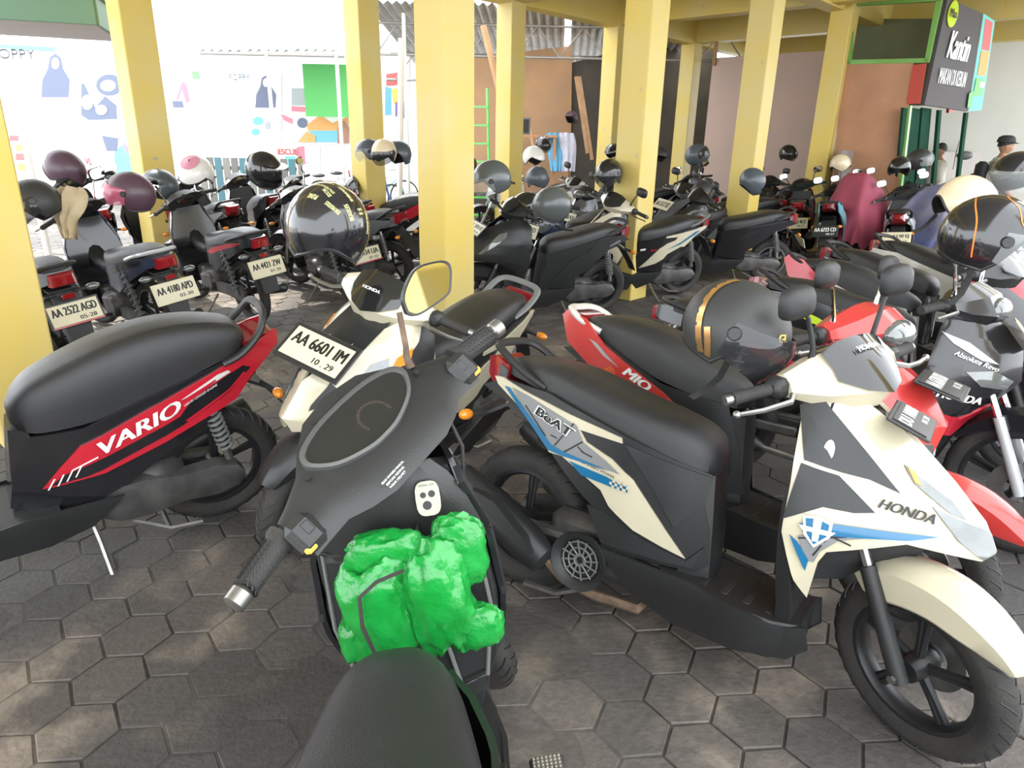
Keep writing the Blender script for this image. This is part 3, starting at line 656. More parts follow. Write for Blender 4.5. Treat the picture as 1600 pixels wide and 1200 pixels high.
def paving(name, k=1.0):
    mt = bpy.data.materials.new(name); mt.use_nodes = True; nt = mt.node_tree; b = nt.nodes['Principled BSDF']; L = nt.links.new
    g = nt.nodes.new('ShaderNodeNewGeometry'); oi = nt.nodes.new('ShaderNodeObjectInfo')
    def noise(s, d=8):
        n = nt.nodes.new('ShaderNodeTexNoise'); n.inputs['Scale'].default_value = s; n.inputs['Detail'].default_value = d; L(g.outputs['Position'], n.inputs['Vector']); return n
    def ramp(src, a, b_, ca, cb):
        r = nt.nodes.new('ShaderNodeValToRGB'); r.color_ramp.elements[0].position = a; r.color_ramp.elements[1].position = b_
        r.color_ramp.elements[0].color = (*ca, 1); r.color_ramp.elements[1].color = (*cb, 1); L(src, r.inputs[0]); return r
    def mix(f, a, b_, mode='MIX'):
        m_ = nt.nodes.new('ShaderNodeMix'); m_.data_type = 'RGBA'; m_.blend_type = mode
        if isinstance(f, float): m_.inputs[0].default_value = f
        else: L(f, m_.inputs[0])
        for i, q in ((6, a), (7, b_)):
            if isinstance(q, tuple): m_.inputs[i].default_value = (*q, 1)
            else: L(q, m_.inputs[i])
        return m_.outputs[2]
    nb = noise(.9, 5); nm = noise(4.5); nf = noise(40, 5)
    base = ramp(nb.outputs[0], .38, .62, (.10, .085, .072), (.165, .142, .12)).outputs[0]
    spots = ramp(nm.outputs[0], .50, .66, (0, 0, 0), (1, 1, 1)).outputs[0]
    c1 = mix(spots, base, (.28, .24, .19))
    # oily dirt crust
    dk = ramp(noise(.55, 4).outputs[0], .46, .60, (1, 1, 1), (0, 0, 0)).outputs[0]
    c2 = mix(dk, c1, (.070, .066, .064))
    fine = ramp(nf.outputs[0], .3, .7, (.82, .82, .82), (1.12, 1.12, 1.12)).outputs[0]
    c3 = mix(1.0, c2, fine, 'MULTIPLY')
    rv = ramp(oi.outputs['Random'], 0, 1, (.85 * k, .85 * k, .85 * k), (1.15 * k, 1.12 * k, 1.08 * k)).outputs[0]
    L(mix(1.0, c3, rv, 'MULTIPLY'), b.inputs['Base Color'])
    b.inputs['Roughness'].default_value = .72
    bp = nt.nodes.new('ShaderNodeBump'); bp.inputs['Strength'].default_value = .6; bp.inputs['Distance'].default_value = .006
    L(noise(55, 6).outputs[0], bp.inputs['Height']); L(bp.outputs[0], b.inputs['Normal'])
    return mt
M_pav = paving('worn_paving'); M_joint = paving('joint_dirt', .5)
fl = new_obj('floor', MB().box((2, 9.5, -.046), (22, 25, .08)).mesh('floor', 0), M_joint); tag(fl, kind='structure')
CR = .113                                               # circumradius of a hexagonal block
def proj(p):
    q = Vector(p) - Vector((0, 0, CAMH)); return 800 + FPX * q.dot(cr) / q.dot(cf), 600 + FPX * q.dot(cdn) / q.dot(cf), q.dot(cf)
def hexa(rnd, c=(0, 0), tilt=True):
    t = (rnd.uniform(-.012, .012), rnd.uniform(-.012, .012), rnd.uniform(-.003, .003)) if tilt else (0, 0, 0)
    rot = rnd.uniform(-.03, .03); vs = []
    for rr, z in ((CR * .965, -.03), (CR * .965, -.004), (CR * .935, .0)):
        for i in range(6):
            a = PI / 3 * i + rot; x, y = rr * math.cos(a), rr * math.sin(a)
            vs.append((c[0] + x, c[1] + y, z + x * t[0] + y * t[1] + t[2]))
    fs = [tuple(range(12, 18))] + [(k * 6 + i, k * 6 + (i + 1) % 6, (k + 1) * 6 + (i + 1) % 6, (k + 1) * 6 + i) for k in (0, 1) for i in range(6)]
    return vs, fs
rnd = random.Random(4)
cells = []
phi = .10
for i in range(-75, 90):
    for j in range(-80, 90):
        x = CR * 1.5 * i; y = CR * math.sqrt(3) * (j + (i % 2) / 2)
        X = x * math.cos(phi) - y * math.sin(phi); Y = x * math.sin(phi) + y * math.cos(phi)
        if -.2 < Y < 12 and abs(X) < 1.2 + Y * .85:
            cells.append((X, Y))
vis = []
for c in cells:
    if c[1] > .3:
        u, v, d = proj((c[0], c[1], 0))
        if -60 < u < 1660 and v < 1260: vis.append((d, c))
vis.sort(); near = set(c for d, c in vis[:300])
vari = [MB().add(*hexa(rnd)).mesh('paving_block', 25) for k in range(12)]
for k, c in enumerate(sorted(near)):
    new_obj('paving_block', vari[k % 12], M_pav, fl, Matrix.Translation((c[0], c[1], 0)) @ Matrix.Rotation(phi + PI / 3 * (k % 6), 4, 'Z'))
mb = MB()
for c in cells:
    if c not in near:
        vs, fs = hexa(rnd); mb.add(vs, fs, Matrix.Translation((c[0], c[1], 0)) @ Matrix.Rotation(phi, 4, 'Z'))
tag(new_obj('paving_field', mb.mesh('paving_field', 25, fix=False), M_pav, fl), kind='stuff')
from mathutils import noise
dm = MB(); nx, ny = 90, 70; vs = []
for j in range(ny + 1):
    for i in range(nx + 1):
        x, y = -2.6 + 3.2 * i / nx, .35 + 2.5 * j / ny
        q = Vector((x, y, 0)); e = min(i, nx - i, j, ny - j) / 14
        z = -.010 + .0115 * clamp(e) * clamp(.75 + 1.1 * noise.noise(q * .9) - max(0, x - .05) * 1.6 - max(0, y - 1.9) * .9) + .003 * noise.noise(q * 4) + .0012 * noise.noise(q * 14)
        vs.append((x, y, z))
dm.add(vs, [(j * (nx + 1) + i, j * (nx + 1) + i + 1, (j + 1) * (nx + 1) + i + 1, (j + 1) * (nx + 1) + i) for j in range(ny) for i in range(nx)])
tag(new_obj('packed_dirt', dm.mesh('packed_dirt', 60, fix=False), paving('packed_dirt', .8), fl), kind='stuff')
M_conc = mat('sunlit_concrete', (.42, .40, .37), .85, var=.2, scale=1.5)
tag(new_obj('trim_1', MB().box((-14, 20, -.05), (30, 40, .06)).box((5, 27, -.051), (30, 14, .06)).mesh('yard', 0), M_conc), kind='structure')
# pillars
PZ = 3.34
def pillar(c, w_=.30, h=PZ + .3):
    o = new_obj('pillar', MB().box((0, 0, h / 2), (w_, w_, h), .008).mesh('pillar', 30), M_yel, None, Matrix.Translation((c.x, c.y, 0)) @ ROT)
    tag(o, kind='structure'); return o
P0 = Vector((-.52, 5.32, 0)); rowP = [P0 - UA * 2.6 - Vector((.33, -.02, 0))] + [P0 + UA * 2.55 * k for k in range(0, 5)]
Q0 = Vector((-.12, 11.0, 0)); rowQ = [Q0 + UA * 2.6 * k for k in range(-2, 4)]
for c in rowP + rowQ: pillar(c)
pillar(Vector((3.1, 1.25, 0)))
def beam(a, b, z0=PZ, z1=PZ + .42, w_=.26):
    d = b - a; L_ = d.length
    o = new_obj('beam', MB().box((L_ / 2, 0, (z0 + z1) / 2), (L_, w_, z1 - z0), .006).mesh('beam', 30), M_yel, None, Matrix.Translation((a.x, a.y, 0)) @ Matrix.Rotation(math.atan2(d.y, d.x), 4, 'Z'))
    tag(o, kind='structure')
beam(rowP[0] - UA * 4, rowP[-1] + UA * 4); beam(rowQ[0] - UA * 1.5, rowQ[-1] + UA * 4)
for k, c in enumerate(rowQ):
    if k >= 1: beam(c, c + UB * 9, PZ + .02)
M_ceil = mat('ceiling_paint', (.62, .58, .45), .8, var=.1)
ce = MB(); a = rowQ[0] - UA * 8 - UB * .3
for q in ((a, UA * 27, UB * 8.0),):
    p = [q[0], q[0] + q[1], q[0] + q[1] + q[2], q[0] + q[2]]
    ce.add([(v.x, v.y, PZ + .42) for v in p] + [(v.x, v.y, PZ + .55) for v in p], [(3, 2, 1, 0), (4, 5, 6, 7), (0, 1, 5, 4), (1, 2, 6, 5), (2, 3, 7, 6), (3, 0, 4, 7)])
tag(new_obj('ceiling', ce.mesh('ceiling', 0), M_ceil), kind='structure')
# ---- vertical planes laid out in the place
class Wall:
    def __init__(s, p, d): s.p = Vector((p[0], p[1], 0)); s.d = Vector((d[0], d[1], 0)).normalized(); s.n = Vector((s.d.y, -s.d.x, 0)); s.M = Matrix.Translation(s.p) @ Matrix.Rotation(math.atan2(s.d.y, s.d.x), 4, 'Z')
    def at(s, u, v):
        r = ray(u, v); o = Vector((0, 0, CAMH)); t = (s.p - o).dot(s.n) / r.dot(s.n); q = o + r * t
        return ((q - s.p).dot(s.d), q.z)
    def poly(s, name, pts, m_, y0=0.0, y1=.02, parent=None, px=True):
        q = [s.at(*p) for p in pts] if px else pts
        if parent is None: return new_obj(name, MB().prism(q, 'y', -y1, -y0).mesh(name, 0), m_, None, s.M)
        return new_obj(name, MB().prism(q, 'y', -y1, -y0).mesh(name, 0), m_, parent)
M_ply = mat('pink_plywood', (.56, .40, .33), .7, c2=(.50, .38, .32), scale=1.2, bump=.1, bscale=20)
M_ply2 = mat('brown_plywood', (.50, .26, .14), .65, c2=(.40, .20, .11), scale=2.0)
M_ply3 = mat('orange_plywood', (.52, .30, .15), .7, c2=(.44, .27, .16), scale=2.4)
M_dark = mat('dark_interior_shade', (.10, .085, .07), .8, var=.3, scale=2)  # interior shade of the shed put into the wall colour
M_plast = mat('white_plaster', (.36, .355, .31), .8, var=.08, scale=1)
M_green = paint('green_frame_paint', (.16, .38, .07), .45)
M_dgreen = mat('dark_green_sheet', (.010, .06, .032), .85, var=.3, scale=3, spec=.15)
# plywood wall behind the second row of pillars
wk = Wall(rowQ[4] + UB * .2, UB)
sx = [wk.at(1108, 150)[0] + 1.22 * i for i in range(5)]
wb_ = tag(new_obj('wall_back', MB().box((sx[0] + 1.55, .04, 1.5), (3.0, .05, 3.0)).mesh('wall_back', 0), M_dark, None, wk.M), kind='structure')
for i in range(3):
    new_obj('plywood_panel', MB().box((sx[i] + (.605 if i < 2 else .30), 0, 1.56), (1.205 if i < 2 else .60, .018, 3.06), .003).mesh('plywood_panel', 0), M_ply, wb_)
new_obj('batten', MB().box((sx[0] + .05, -.03, 3.2), (.06, .05, .5)).mesh('batten', 0), mat('raw_timber', (.35, .2, .09), .8), wb_)
# brown panel beside the canteen
wc = Wall(rowP[4] + UB * .12, UB)
tag(wc.poly('wall_canteen', [(1318, 100), (1428, 96), (1390, 420), (1290, 420)], M_ply2, 0, .02), kind='structure')
# white plastered wall behind the canteen
ww = Wall((5.6, 13.2), (1, .25))
tag(ww.poly('wall_right', [(1380, -60), (1720, -60), (1720, 420), (1380, 420)], M_plast, -.1, 0), kind='structure')
# storage room behind: left plywood wall and dark shed
ws = Wall((-.6, 16.3), (1, .12))
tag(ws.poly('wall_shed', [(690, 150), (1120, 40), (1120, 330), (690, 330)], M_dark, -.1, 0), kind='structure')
tag(ws.poly('wall_plywood', [(700, 95), (893, 72), (890, 300), (700, 300)], M_ply3, .05, .08), kind='structure')
# ---- yard wall with the murals
wm = Wall((-3.0, 17.5), (1, .0))
M_mwall = mat('white_mural_wall', (.85, .85, .85), .8)
mw = tag(wm.poly('wall_yard', [(-220, 60), (640, 60), (640, 325), (-220, 325)], M_mwall, -.2, 0), kind='structure')
# ---- murals and banners on the yard wall
def flatm(name, c): return mat(name, tuple(x * .85 + .10 for x in c) if 'wall' in name or 'mural' in name or 'navy' in name else c, .8)  # mural colours lifted towards white: sunlight washout put into the paint
C_teal = flatm('teal_wall_paint', (.10, .55, .50)); C_ink = flatm('navy_print', (.06, .09, .18)); C_pink = flatm('pink_wall_paint', (.75, .15, .22)); C_or = flatm('orange_wall_paint', (.80, .33, .05))
C_sky = flatm('sky_blue_wall_paint', (.10, .45, .65)); C_gr = flatm('leaf_green_wall_paint', (.12, .45, .12)); C_brown = flatm('brown_wall_paint', (.35, .13, .06)); C_red = flatm('red_wall_paint', (.70, .06, .06)); C_gry = flatm('grey_wall_paint', (.35, .37, .40)); C_wh = flatm('white_wall_paint', (.9, .9, .9)); C_lav = flatm('lavender_wall_paint', (.45, .45, .65)); C_pur = flatm('purple_wall_paint', (.16, .06, .35)); C_yel = flatm('yellow_mural_paint', (.8, .6, .05))
def banner(label, box, bits, group='printed banners on the yard wall', name='banner', cat='banner', y=.02, base=C_wh):
    x0, y0, x1, y1 = box
    b = thing(name, label, cat, wm.M @ Matrix.Translation((wm.at((x0 + x1) / 2, y1)[0], 0, wm.at((x0 + x1) / 2, y1)[1])), group)
    off = Vector((wm.at((x0 + x1) / 2, y1)[0], wm.at((x0 + x1) / 2, y1)[1]))
    def add(nm, pts, m_, k, curve=None):
        q = [Vector(wm.at(*p)) - off for p in pts]
        new_obj(nm, MB().prism([(p.x, p.y) for p in q], 'y', -(y + .004 * (k + 1)), -(y + .004 * k)).mesh(nm, 0), m_, b)
    add('sheet', [(x0, y0), (x1, y0), (x1, y1), (x0, y1)], base, 0)
    for k, (nm, pts, m_) in enumerate(bits): add(nm, pts, m_, k + 1)
    b['off'] = (off.x, off.y)
    return b
def btext(b, s, c, wpx, hpx, m_, k=12, shear=0, bold=.01):
    p = Vector(wm.at(*c)) - Vector(b['off']); sc_ = 17.5 / FPX / .99
    text_flat(s, wpx * sc_, hpx * sc_, m_, b, Matrix.Translation((p.x, -(.02 + .004 * k), p.y)) @ Matrix.Rotation(PI / 2, 4, 'X'), shear=shear, bold=bold)
def blob(cx, cy, rx, ry, n=14, a0=0, a1=2 * PI): return [(cx + rx * math.cos(a0 + (a1 - a0) * i / (n if abs(a1 - a0) > 6 else n - 1)), cy + ry * math.sin(a0 + (a1 - a0) * i / (n if abs(a1 - a0) > 6 else n - 1))) for i in range(n)]
def woman(cx, top, s):
    return [('figure_print', [(cx - 5 * s, top + 3 * s), (cx, top), (cx + 5 * s, top + 4 * s), (cx + 7 * s, top + 14 * s), (cx + 13 * s, top + 24 * s), (cx + 12 * s, top + 40 * s), (cx - 13 * s, top + 40 * s), (cx - 12 * s, top + 24 * s), (cx - 7 * s, top + 14 * s)], C_ink), ('face_print', blob(cx, top + 9 * s, 3.6 * s, 5.5 * s, 10), C_wh)]
b = banner('white banner with a veiled woman print and a teal strip, beside a leaning pole', (-20, 70, 125, 195), [('strip', [(-20, 68), (88, 74), (88, 82), (-20, 74)], C_teal), ('stripe', [(-20, 142), (118, 152), (118, 158), (-20, 152)], C_lav)] + woman(88, 84, 1.7))
btext(b, 'POPPY', (24, 85), 62, 13, C_gry)
b = banner('white banner with a veiled woman print and slanted navy bars', (340, 112, 440, 175), [('stripe', [(343, 135), (385, 160), (430, 170), (343, 172)], C_lav)] + woman(416, 118, 1.25))
btext(b, 'POPPY', (376, 121), 30, 8, C_gry)
b = banner('black and white graffiti sheet with looping letters', (127, 108, 196, 192), [('paint', [(128, 132), (132, 130), (150, 168), (165, 150), (183, 165), (184, 186), (140, 188), (128, 180)], C_ink)] + [('loop', blob(172, 133, 21, 17), C_ink), ('loop', blob(170, 134, 12, 9), C_wh), ('loop', blob(138, 160, 9, 12), C_wh), ('loop', blob(160, 172, 9, 8), C_wh)], name='graffiti_panel', cat='graffiti')
b = banner('mural patch with a teal hill, grey smiling face and navy swirl', (158, 206, 218, 282), [('paint', [(180, 235), (195, 225), (212, 250), (214, 280), (178, 280)], C_teal), ('paint', [(160, 212), (186, 216), (184, 236), (168, 236)], C_ink), ('paint', [(192, 220), (208, 238), (200, 240)], C_pink), ('face', blob(177, 262, 7, 9), C_wh)], name='mural_panel', cat='mural')
b = banner('graffiti panel with a dripping red ribbon and a green tag', (264, 105, 330, 180), [('ribbon', [(276, 155), (285, 128), (292, 130), (298, 158), (292, 162), (285, 140), (279, 158)], C_pink), ('tag', [(300, 112), (314, 111), (315, 124), (302, 123)], C_gr), ('paint', [(270, 158), (286, 158), (288, 168), (272, 168)], C_ink)] + [('drip', [(300 + 4 * i, 130 + (i * 7) % 5), (301.2 + 4 * i, 130), (301.2 + 4 * i, 165 + (i * 11) % 9), (300 + 4 * i, 165)], C_gry) for i in range(7)], name='graffiti_panel', cat='graffiti')
b = banner('mural with orange temple, blue waves and black class lettering', (456, 138, 560, 226), [('paint', [(456, 138), (500, 138), (500, 165), (456, 165)], C_gry), ('paint', [(500, 140), (545, 142), (545, 172), (500, 166)], C_sky), ('paint', [(456, 166), (500, 168), (545, 170), (545, 177), (500, 176), (456, 174)], C_pink), ('paint', [(480, 195), (500, 180), (520, 192), (545, 182), (545, 205), (482, 205)], C_or), ('paint', [(484, 204), (545, 204), (545, 222), (484, 222)], C_sky), ('paint', [(528, 200), (538, 188), (546, 200), (546, 224), (528, 224)], C_brown), ('paint', blob(473, 192, 8, 8), C_ink), ('paint', [(480, 205), (494, 212), (494, 222), (466, 222)], C_or)], name='mural_panel', cat='mural')
btext(b, 'XII IIB', (524, 156), 36, 14, C_ink, 14, bold=.02)
b = banner('mural with pale teal and pink flower sketches', (380, 178, 440, 222), [('flower', blob(404, 189, 9, 7, 7), C_teal), ('flower', blob(420, 196, 6, 7, 6), C_gry), ('flower', blob(400, 206, 7, 6, 7), C_teal)] + [('ribbon', [(440, 178), (458, 186), (458, 194), (444, 188)], C_pink)], name='mural_panel', cat='mural')
b = banner('pink notice strip with red and yellow labels on the yard wall', (4, 198, 44, 275), [('label', [(16, 212), (30, 212), (30, 220), (16, 220)], C_red), ('label', [(26, 226), (38, 226), (38, 236), (26, 236)], C_yel), ('label', [(26, 240), (40, 240), (40, 250), (26, 250)], C_red), ('label', [(28, 256), (46, 256), (46, 266), (28, 266)], C_or)], name='notice_strip', cat='notice', base=C_lav)
b = banner('purple and yellow painted mural board behind the steel posts', (600, 110, 640, 215), [('paint', [(602, 135), (612, 138), (612, 180), (602, 180)], C_sky), ('paint', [(612, 140), (632, 135), (632, 160), (615, 162)], C_yel), ('paint', [(618, 160), (632, 158), (632, 185), (618, 182)], C_pur), ('paint', [(604, 116), (632, 112), (632, 132), (604, 134)], C_red)], name='mural_panel', cat='mural')
b = banner('low red lettered sign over a teal picture panel', (425, 228, 500, 272), [('paint', [(446, 244), (462, 244), (462, 262), (446, 262)], C_teal), ('paint', [(464, 230), (476, 228), (478, 260), (466, 262)], C_pink)], name='mural_panel', cat='mural')
btext(b, 'RESCUE', (448, 237), 34, 8, C_red, 10)
b = banner('small red painted letters above a smudged sketch', (130, 245, 156, 275), [('smudge', [(133, 265), (150, 263), (152, 270), (135, 272)], C_pink)], name='graffiti_panel', cat='graffiti')
btext(b, 'VL', (140, 252), 10, 9, C_red, 8)
# ---- open corrugated shelter behind the second pillars
M_corr = mat('corrugated_sheet', (.55, .56, .55), .5, metal=.3, var=.3, scale=3)
def sheet(p, du, dv, n=24, amp=.03):
    mb = MB(); vs = []; p = Vector(p); du = Vector(du); dv = Vector(dv)
    for i in range(n + 1):
        for j in (0, 1):
            q = p + du * (i / n) + dv * j; vs.append((q.x, q.y, q.z + amp * (1 if i % 2 else -1)))
    mb.add(vs, [(2 * i, 2 * i + 2, 2 * i + 3, 2 * i + 1) for i in range(n)])
    mb.add([(x, y, z - .006) for x, y, z in vs], [(2 * i + 1, 2 * i + 3, 2 * i + 2, 2 * i) for i in range(n)])
    return mb
sh = thing('roof_shelter', 'corrugated metal shelter roof on a welded steel truss behind the pillars', 'shelter', Matrix.Translation((.6, 13.5, 0)))
for k in range(5):
    x0 = -3.4 + k * 1.25
    new_obj('roof_sheet', sheet((x0, .6, 3.85), (1.12, 0, .0), (.35, 5.5, -.75), 14).mesh('roof_sheet', 0), M_corr, sh)
tr = MB()
M_pipe = mat('grey_steel_pipe', (.30, .28, .26), .55, metal=.5)
for yy, zt in ((1.4, 3.62), (3.6, 3.32)):
    new_obj('truss', MB().tube([(-3.6, yy, zt), (3.6, yy, zt)], .025, 6).tube([(-3.6, yy, zt - .55), (3.6, yy, zt - .55)], .025, 6).mesh('truss'), M_pipe, sh)
    for i in range(8):
        x = -3.4 + i * .9
        new_obj('truss_web', MB().tube([(x, yy, zt - .55), (x + .45, yy, zt), (x + .9, yy, zt - .55)], .016, 6).mesh('truss_web'), M_pipe, sh)
for x, yy, m_ in ((-2.75, .8, M_wpaint), (-3.3, 4.6, M_wpaint), (2.2, 1.4, M_pipe)):
    new_obj('post', MB().tube([(x, yy, 0), (x, yy, 3.7)], .035, 10).mesh('post'), m_, sh)
# low far shelter on the left
sh2 = thing('roof_shelter', 'small open shelter with thin posts and a green side sheet', 'shelter', Matrix.Translation((-5.4, 15.2, 0)))
for k in range(3): new_obj('roof_sheet', sheet((-1.0 + k * .95, 0, 3.1 + .02 * k), (.9, 0, 0), (0, 1.8, .35), 10).mesh('roof_sheet', 0), M_corr, sh2)
for x, yy in ((-1.0, 0), (.35, 0), (1.75, 0), (1.75, 1.7)): new_obj('post', MB().tube([(x, yy, 0), (x, yy, 3.2)], .04, 8).mesh('post'), M_wpaint, sh2)
new_obj('side_sheet', MB().box((1.1, 1.75, 2.5), (1.1, .02, 1.1)).mesh('side_sheet', 0), mat('bright_green_sheet', (.10, .50, .12), .5), sh2)
new_obj('top_rail', MB().tube([(-1.0, 0, 3.05), (1.9, 0, 3.05)], .03, 6).mesh('top_rail'), M_pipe, sh2)
# green step ladder
ld = thing('step_ladder', 'light green step ladder standing open behind the middle bikes', 'ladder', Matrix.Translation((at_y(748, 240, 12.5).x, 12.5, 0)))
M_lg = paint('light_green_paint', (.10, .62, .12), .4)
for s in (-1, 1):
    new_obj('rail', MB().tube([(s * .22, -.25, 0), (s * .13, .18, 2.35)], .022, 6).mesh('rail'), M_lg, ld)
    new_obj('rear_rail', MB().tube([(s * .20, .75, 0), (s * .12, .2, 2.35)], .018, 6).mesh('rear_rail'), M_lg, ld)
for k in range(7):
    t_ = (k + 1) / 8; new_obj('step', MB().box((0, -.25 + .43 * t_, 2.35 * t_), (.42 - .16 * t_, .07, .03)).mesh('step', 0), M_lg, ld)
# leaning raw timbers and poles
def pole(label, a, b, r_, m_, name='timber_pole', cat='pole', group=None):
    a, b = Vector(a), Vector(b); o = new_obj(name, MB().tube([(0, 0, 0), b - a], r_, 8).mesh(name), m_, None, Matrix.Translation(a)); tag(o, label, cat, group); return o
M_tim = mat('bare_timber', (.55, .33, .18), .8, var=.2, scale=6)
p = at_y(755, 40, 12.2); q = at_y(776, 125, 12.2); d = (q - p); e = p + d * (p.z / (p.z - q.z))
pole('pinkish bamboo pole leaning under the corrugated roof beside the green ladder', (e.x, 12.2, 0), (p.x, 12.2, p.z), .05, M_tim)
p = at_y(627, 60, 11.0); pole('upright pale pole left of the main pillar under the shelter', (at_y(622, 330, 11).x, 11.0, 0), (p.x, 11.0, p.z), .045, mat('pale_pole', (.7, .66, .6), .7))
p = at_z(48, 300, .9); 
pole('white pipe leaning outside against the yard wall', (at_y(62, 330, 9).x, 9.0, 0), (at_y(-10, 150, 9).x, 9.4, at_y(-10, 150, 9).z), .045, M_wpaint)
# green fascia of the neighbouring roof at the top of the view
fa = Matrix.Translation(at_depth(75, 22, 6.5)) @ Matrix.Rotation(.33, 4, 'Z')
gf = thing('roof_edge', 'green roof fascia with a pale boarded underside high above the parked bikes', 'roof edge', fa)
new_obj('fascia', MB().box((-.75, 0, .06), (2.3, .04, .26), .004).box((.4, .8, .06), (.04, 1.6, .26), .004).mesh('fascia', 0), mat('faded_green_fascia', (.12, .22, .14), .6), gf)
for k in range(6): new_obj('soffit_board', MB().box((-.75, .12 + k * .25, -.045), (2.24, .235, .02), .003).mesh('soffit_board', 0), mat('pale_soffit', (.50, .46, .46), .8), gf)
new_obj('roof_top', MB().box((-.75, .8, .20), (2.4, 1.7, .02)).mesh('roof_top', 0), M_corr, gf)
# ================================================================ white and blue scooter (helmet on its bar)
TPL['beat'] = matic(dict(near=True, AE=AE0, mirpos=((.925, .115, 1.05), (.925, .165, 1.19)), mirsz=(.056, .043), body=[('body_cover', BEAT_DARK, 'body2', 0), ('side_panel', BEAT_WHITE, 'body', .007), ('body_panel', [(.40, .668), (.655, .618), (.642, .535), (.575, .445), (.50, .55)], 'body2', .006), ('body_panel', [(.30, .44), (.36, .33), (.64, .325), (.665, .40), (.62, .345), (.47, .39), (.37, .435)], 'plastic', .006)]))
rt = place(TPL['beat'], 'scooter', 'white scooter with cyan blue stripes, matt black helmet hung on its handlebar', (.046, 2.183, -.607, .171), dict(body=M_white, fender=M_white, cowl=M_white), steer=-.55)
BEATPOSE = rt
GREYD = mat('grey_decal', (.20, .205, .205), .35)
for s in (-1, 1):
    for nm, poly, m_, W, off in (
        ('grey_decal', [(-.05, .745), (.02, .735), (.23, .685), (.262, .638), (.345, .602), (.40, .572), (.19, .588), (.15, .59), (.05, .66)], GREYD, W_BODY, .0095),
        ('blue_decal', [(-.085, .742), (-.06, .742), (.0, .70), (.065, .655), (.145, .60), (.185, .592), (.365, .573), (.18, .575), (.135, .578), (.04, .652)], M_blue, W_BODY, .0105),
        ('blue_decal', [(.22, .566), (.36, .552), (.40, .542), (.425, .545), (.43, .522), (.27, .532)], M_blue, W_BODY, .0095),
        ('grey_decal', [(.93, .565), (1.0, .60), (1.16, .628), (1.02, .575), (.985, .535), (.975, .50), (.955, .50)], GREYD, W_APR, .004),
        ('blue_decal', [(.925, .60), (.99, .618), (1.23, .632), (1.17, .612), (1.0, .585), (.955, .585)], M_blue, W_APR, .006),
        ('blue_decal', [(.908, .565), (.93, .55), (.962, .505), (.958, .47)], M_blue, W_APR, .006)):
        new_obj(nm, patch(MB(), poly, W, s, off, 0, .04).mesh(nm, 40), m_, rt)
    ck = MB()
    for i in range(7):
        for j in range(3):
            if (i + j) % 2: 
                x, z = .37 + i * .009, .524 + j * .009; patch(ck, [(x, z), (x + .009, z - .001), (x + .009, z + .008), (x, z + .009)], W_BODY, s, .0115, 0, 1)
    new_obj('check_decal', ck.mesh('check_decal', 0), M_white, rt)
    ln = MB()
    for a, b in (((.14, .63), (.30, .60)), ((.10, .70), (.27, .605)), ((.16, .60), (.22, .69)), ((.20, .59), (.26, .64)), ((.02, .70), (.12, .62)), ((.95, .60), (1.05, .57)), ((.97, .52), (1.0, .59)), ((.93, .56), (1.12, .615))):
        d = Vector((b[0] - a[0], b[1] - a[1])).normalized() * .0022
        patch(ln, [(a[0] - d.y, a[1] + d.x), (a[0] + d.y, a[1] - d.x), (b[0] + d.y, b[1] - d.x), (b[0] - d.y, b[1] + d.x)], W_BODY if a[0] < .7 else W_APR, s, .0115 if a[0] < .7 else .0055, 0, 1)
    new_obj('line_decal', ln.mesh('line_decal', 0), M_ink, rt)
    text_side('BeAT', (.145, .676), .155, .036, -s * -.27 if s > 0 else -.27, W_BODY, s, .0125, M_winkm, rt, bold=.005)
    text_side('BeAT', (.145, .676), .150, .030, .27 if s > 0 else -.27, W_BODY, s, .0140, M_ink, rt, bold=.002)
    text_side('COMBI SMART POWER', (.31, .569), .15, .009, .16 if s > 0 else -.16, W_BODY, s, .0100, M_ink, rt, bold=0)
    text_side('HONDA', (1.155, .682), .125, .024, .16 if s > 0 else -.16, W_APR, s, .006, M_ink, rt, bold=.0012)
    # shield emblem on the lower apron
    em = MB(); patch(em, [(.93, .625), (.965, .63), (1.0, .62), (1.0, .58), (.968, .545), (.94, .575)], W_APR, s, .008, 0, 1)
    e1 = new_obj('emblem', em.mesh('emblem', 0), M_winkm, rt)
    em = MB(); patch(em, [(.937, .619), (.965, .623), (.993, .614), (.993, .583), (.967, .554), (.947, .579)], W_APR, s, .009, 0, 1)
    new_obj('emblem_field', em.mesh('emblem', 0), M_blue, e1)
    em = MB(); patch(em, [(.955, .623), (.975, .621), (.975, .563), (.961, .563)], W_APR, s, .010, 0, 1); patch(em, [(.925, .60), (1.01, .598), (1.0, .585), (.935, .588)], W_APR, s, .011, 0, 1)
    new_obj('emblem_stripe', em.mesh('emblem', 0), M_winkm, e1)
    lo = MB().lathe([(.001, 0), (.022, 0)], 16, Matrix.Translation((.955, s * (W_APR(.955, .80) + .006), .80)) @ RY @ Matrix.Diagonal((.6, 1.3, 1, 1)))
    new_obj('round_badge', lo.mesh('round_badge', 0), M_winkm, rt)
o = text_flat('HONDA', .075, .016, M_winkm, rt, steer_mat(-.55) @ facing((.998, 0, 1.080), (.53, 0, .85)), bold=.001)
plate(rt, facing((1.115, -.05, .905), (.35, -.10, .93), (-1, 0, 0)), 'DU 1008', '10 28', dark=True, w_=.18, h=.085)
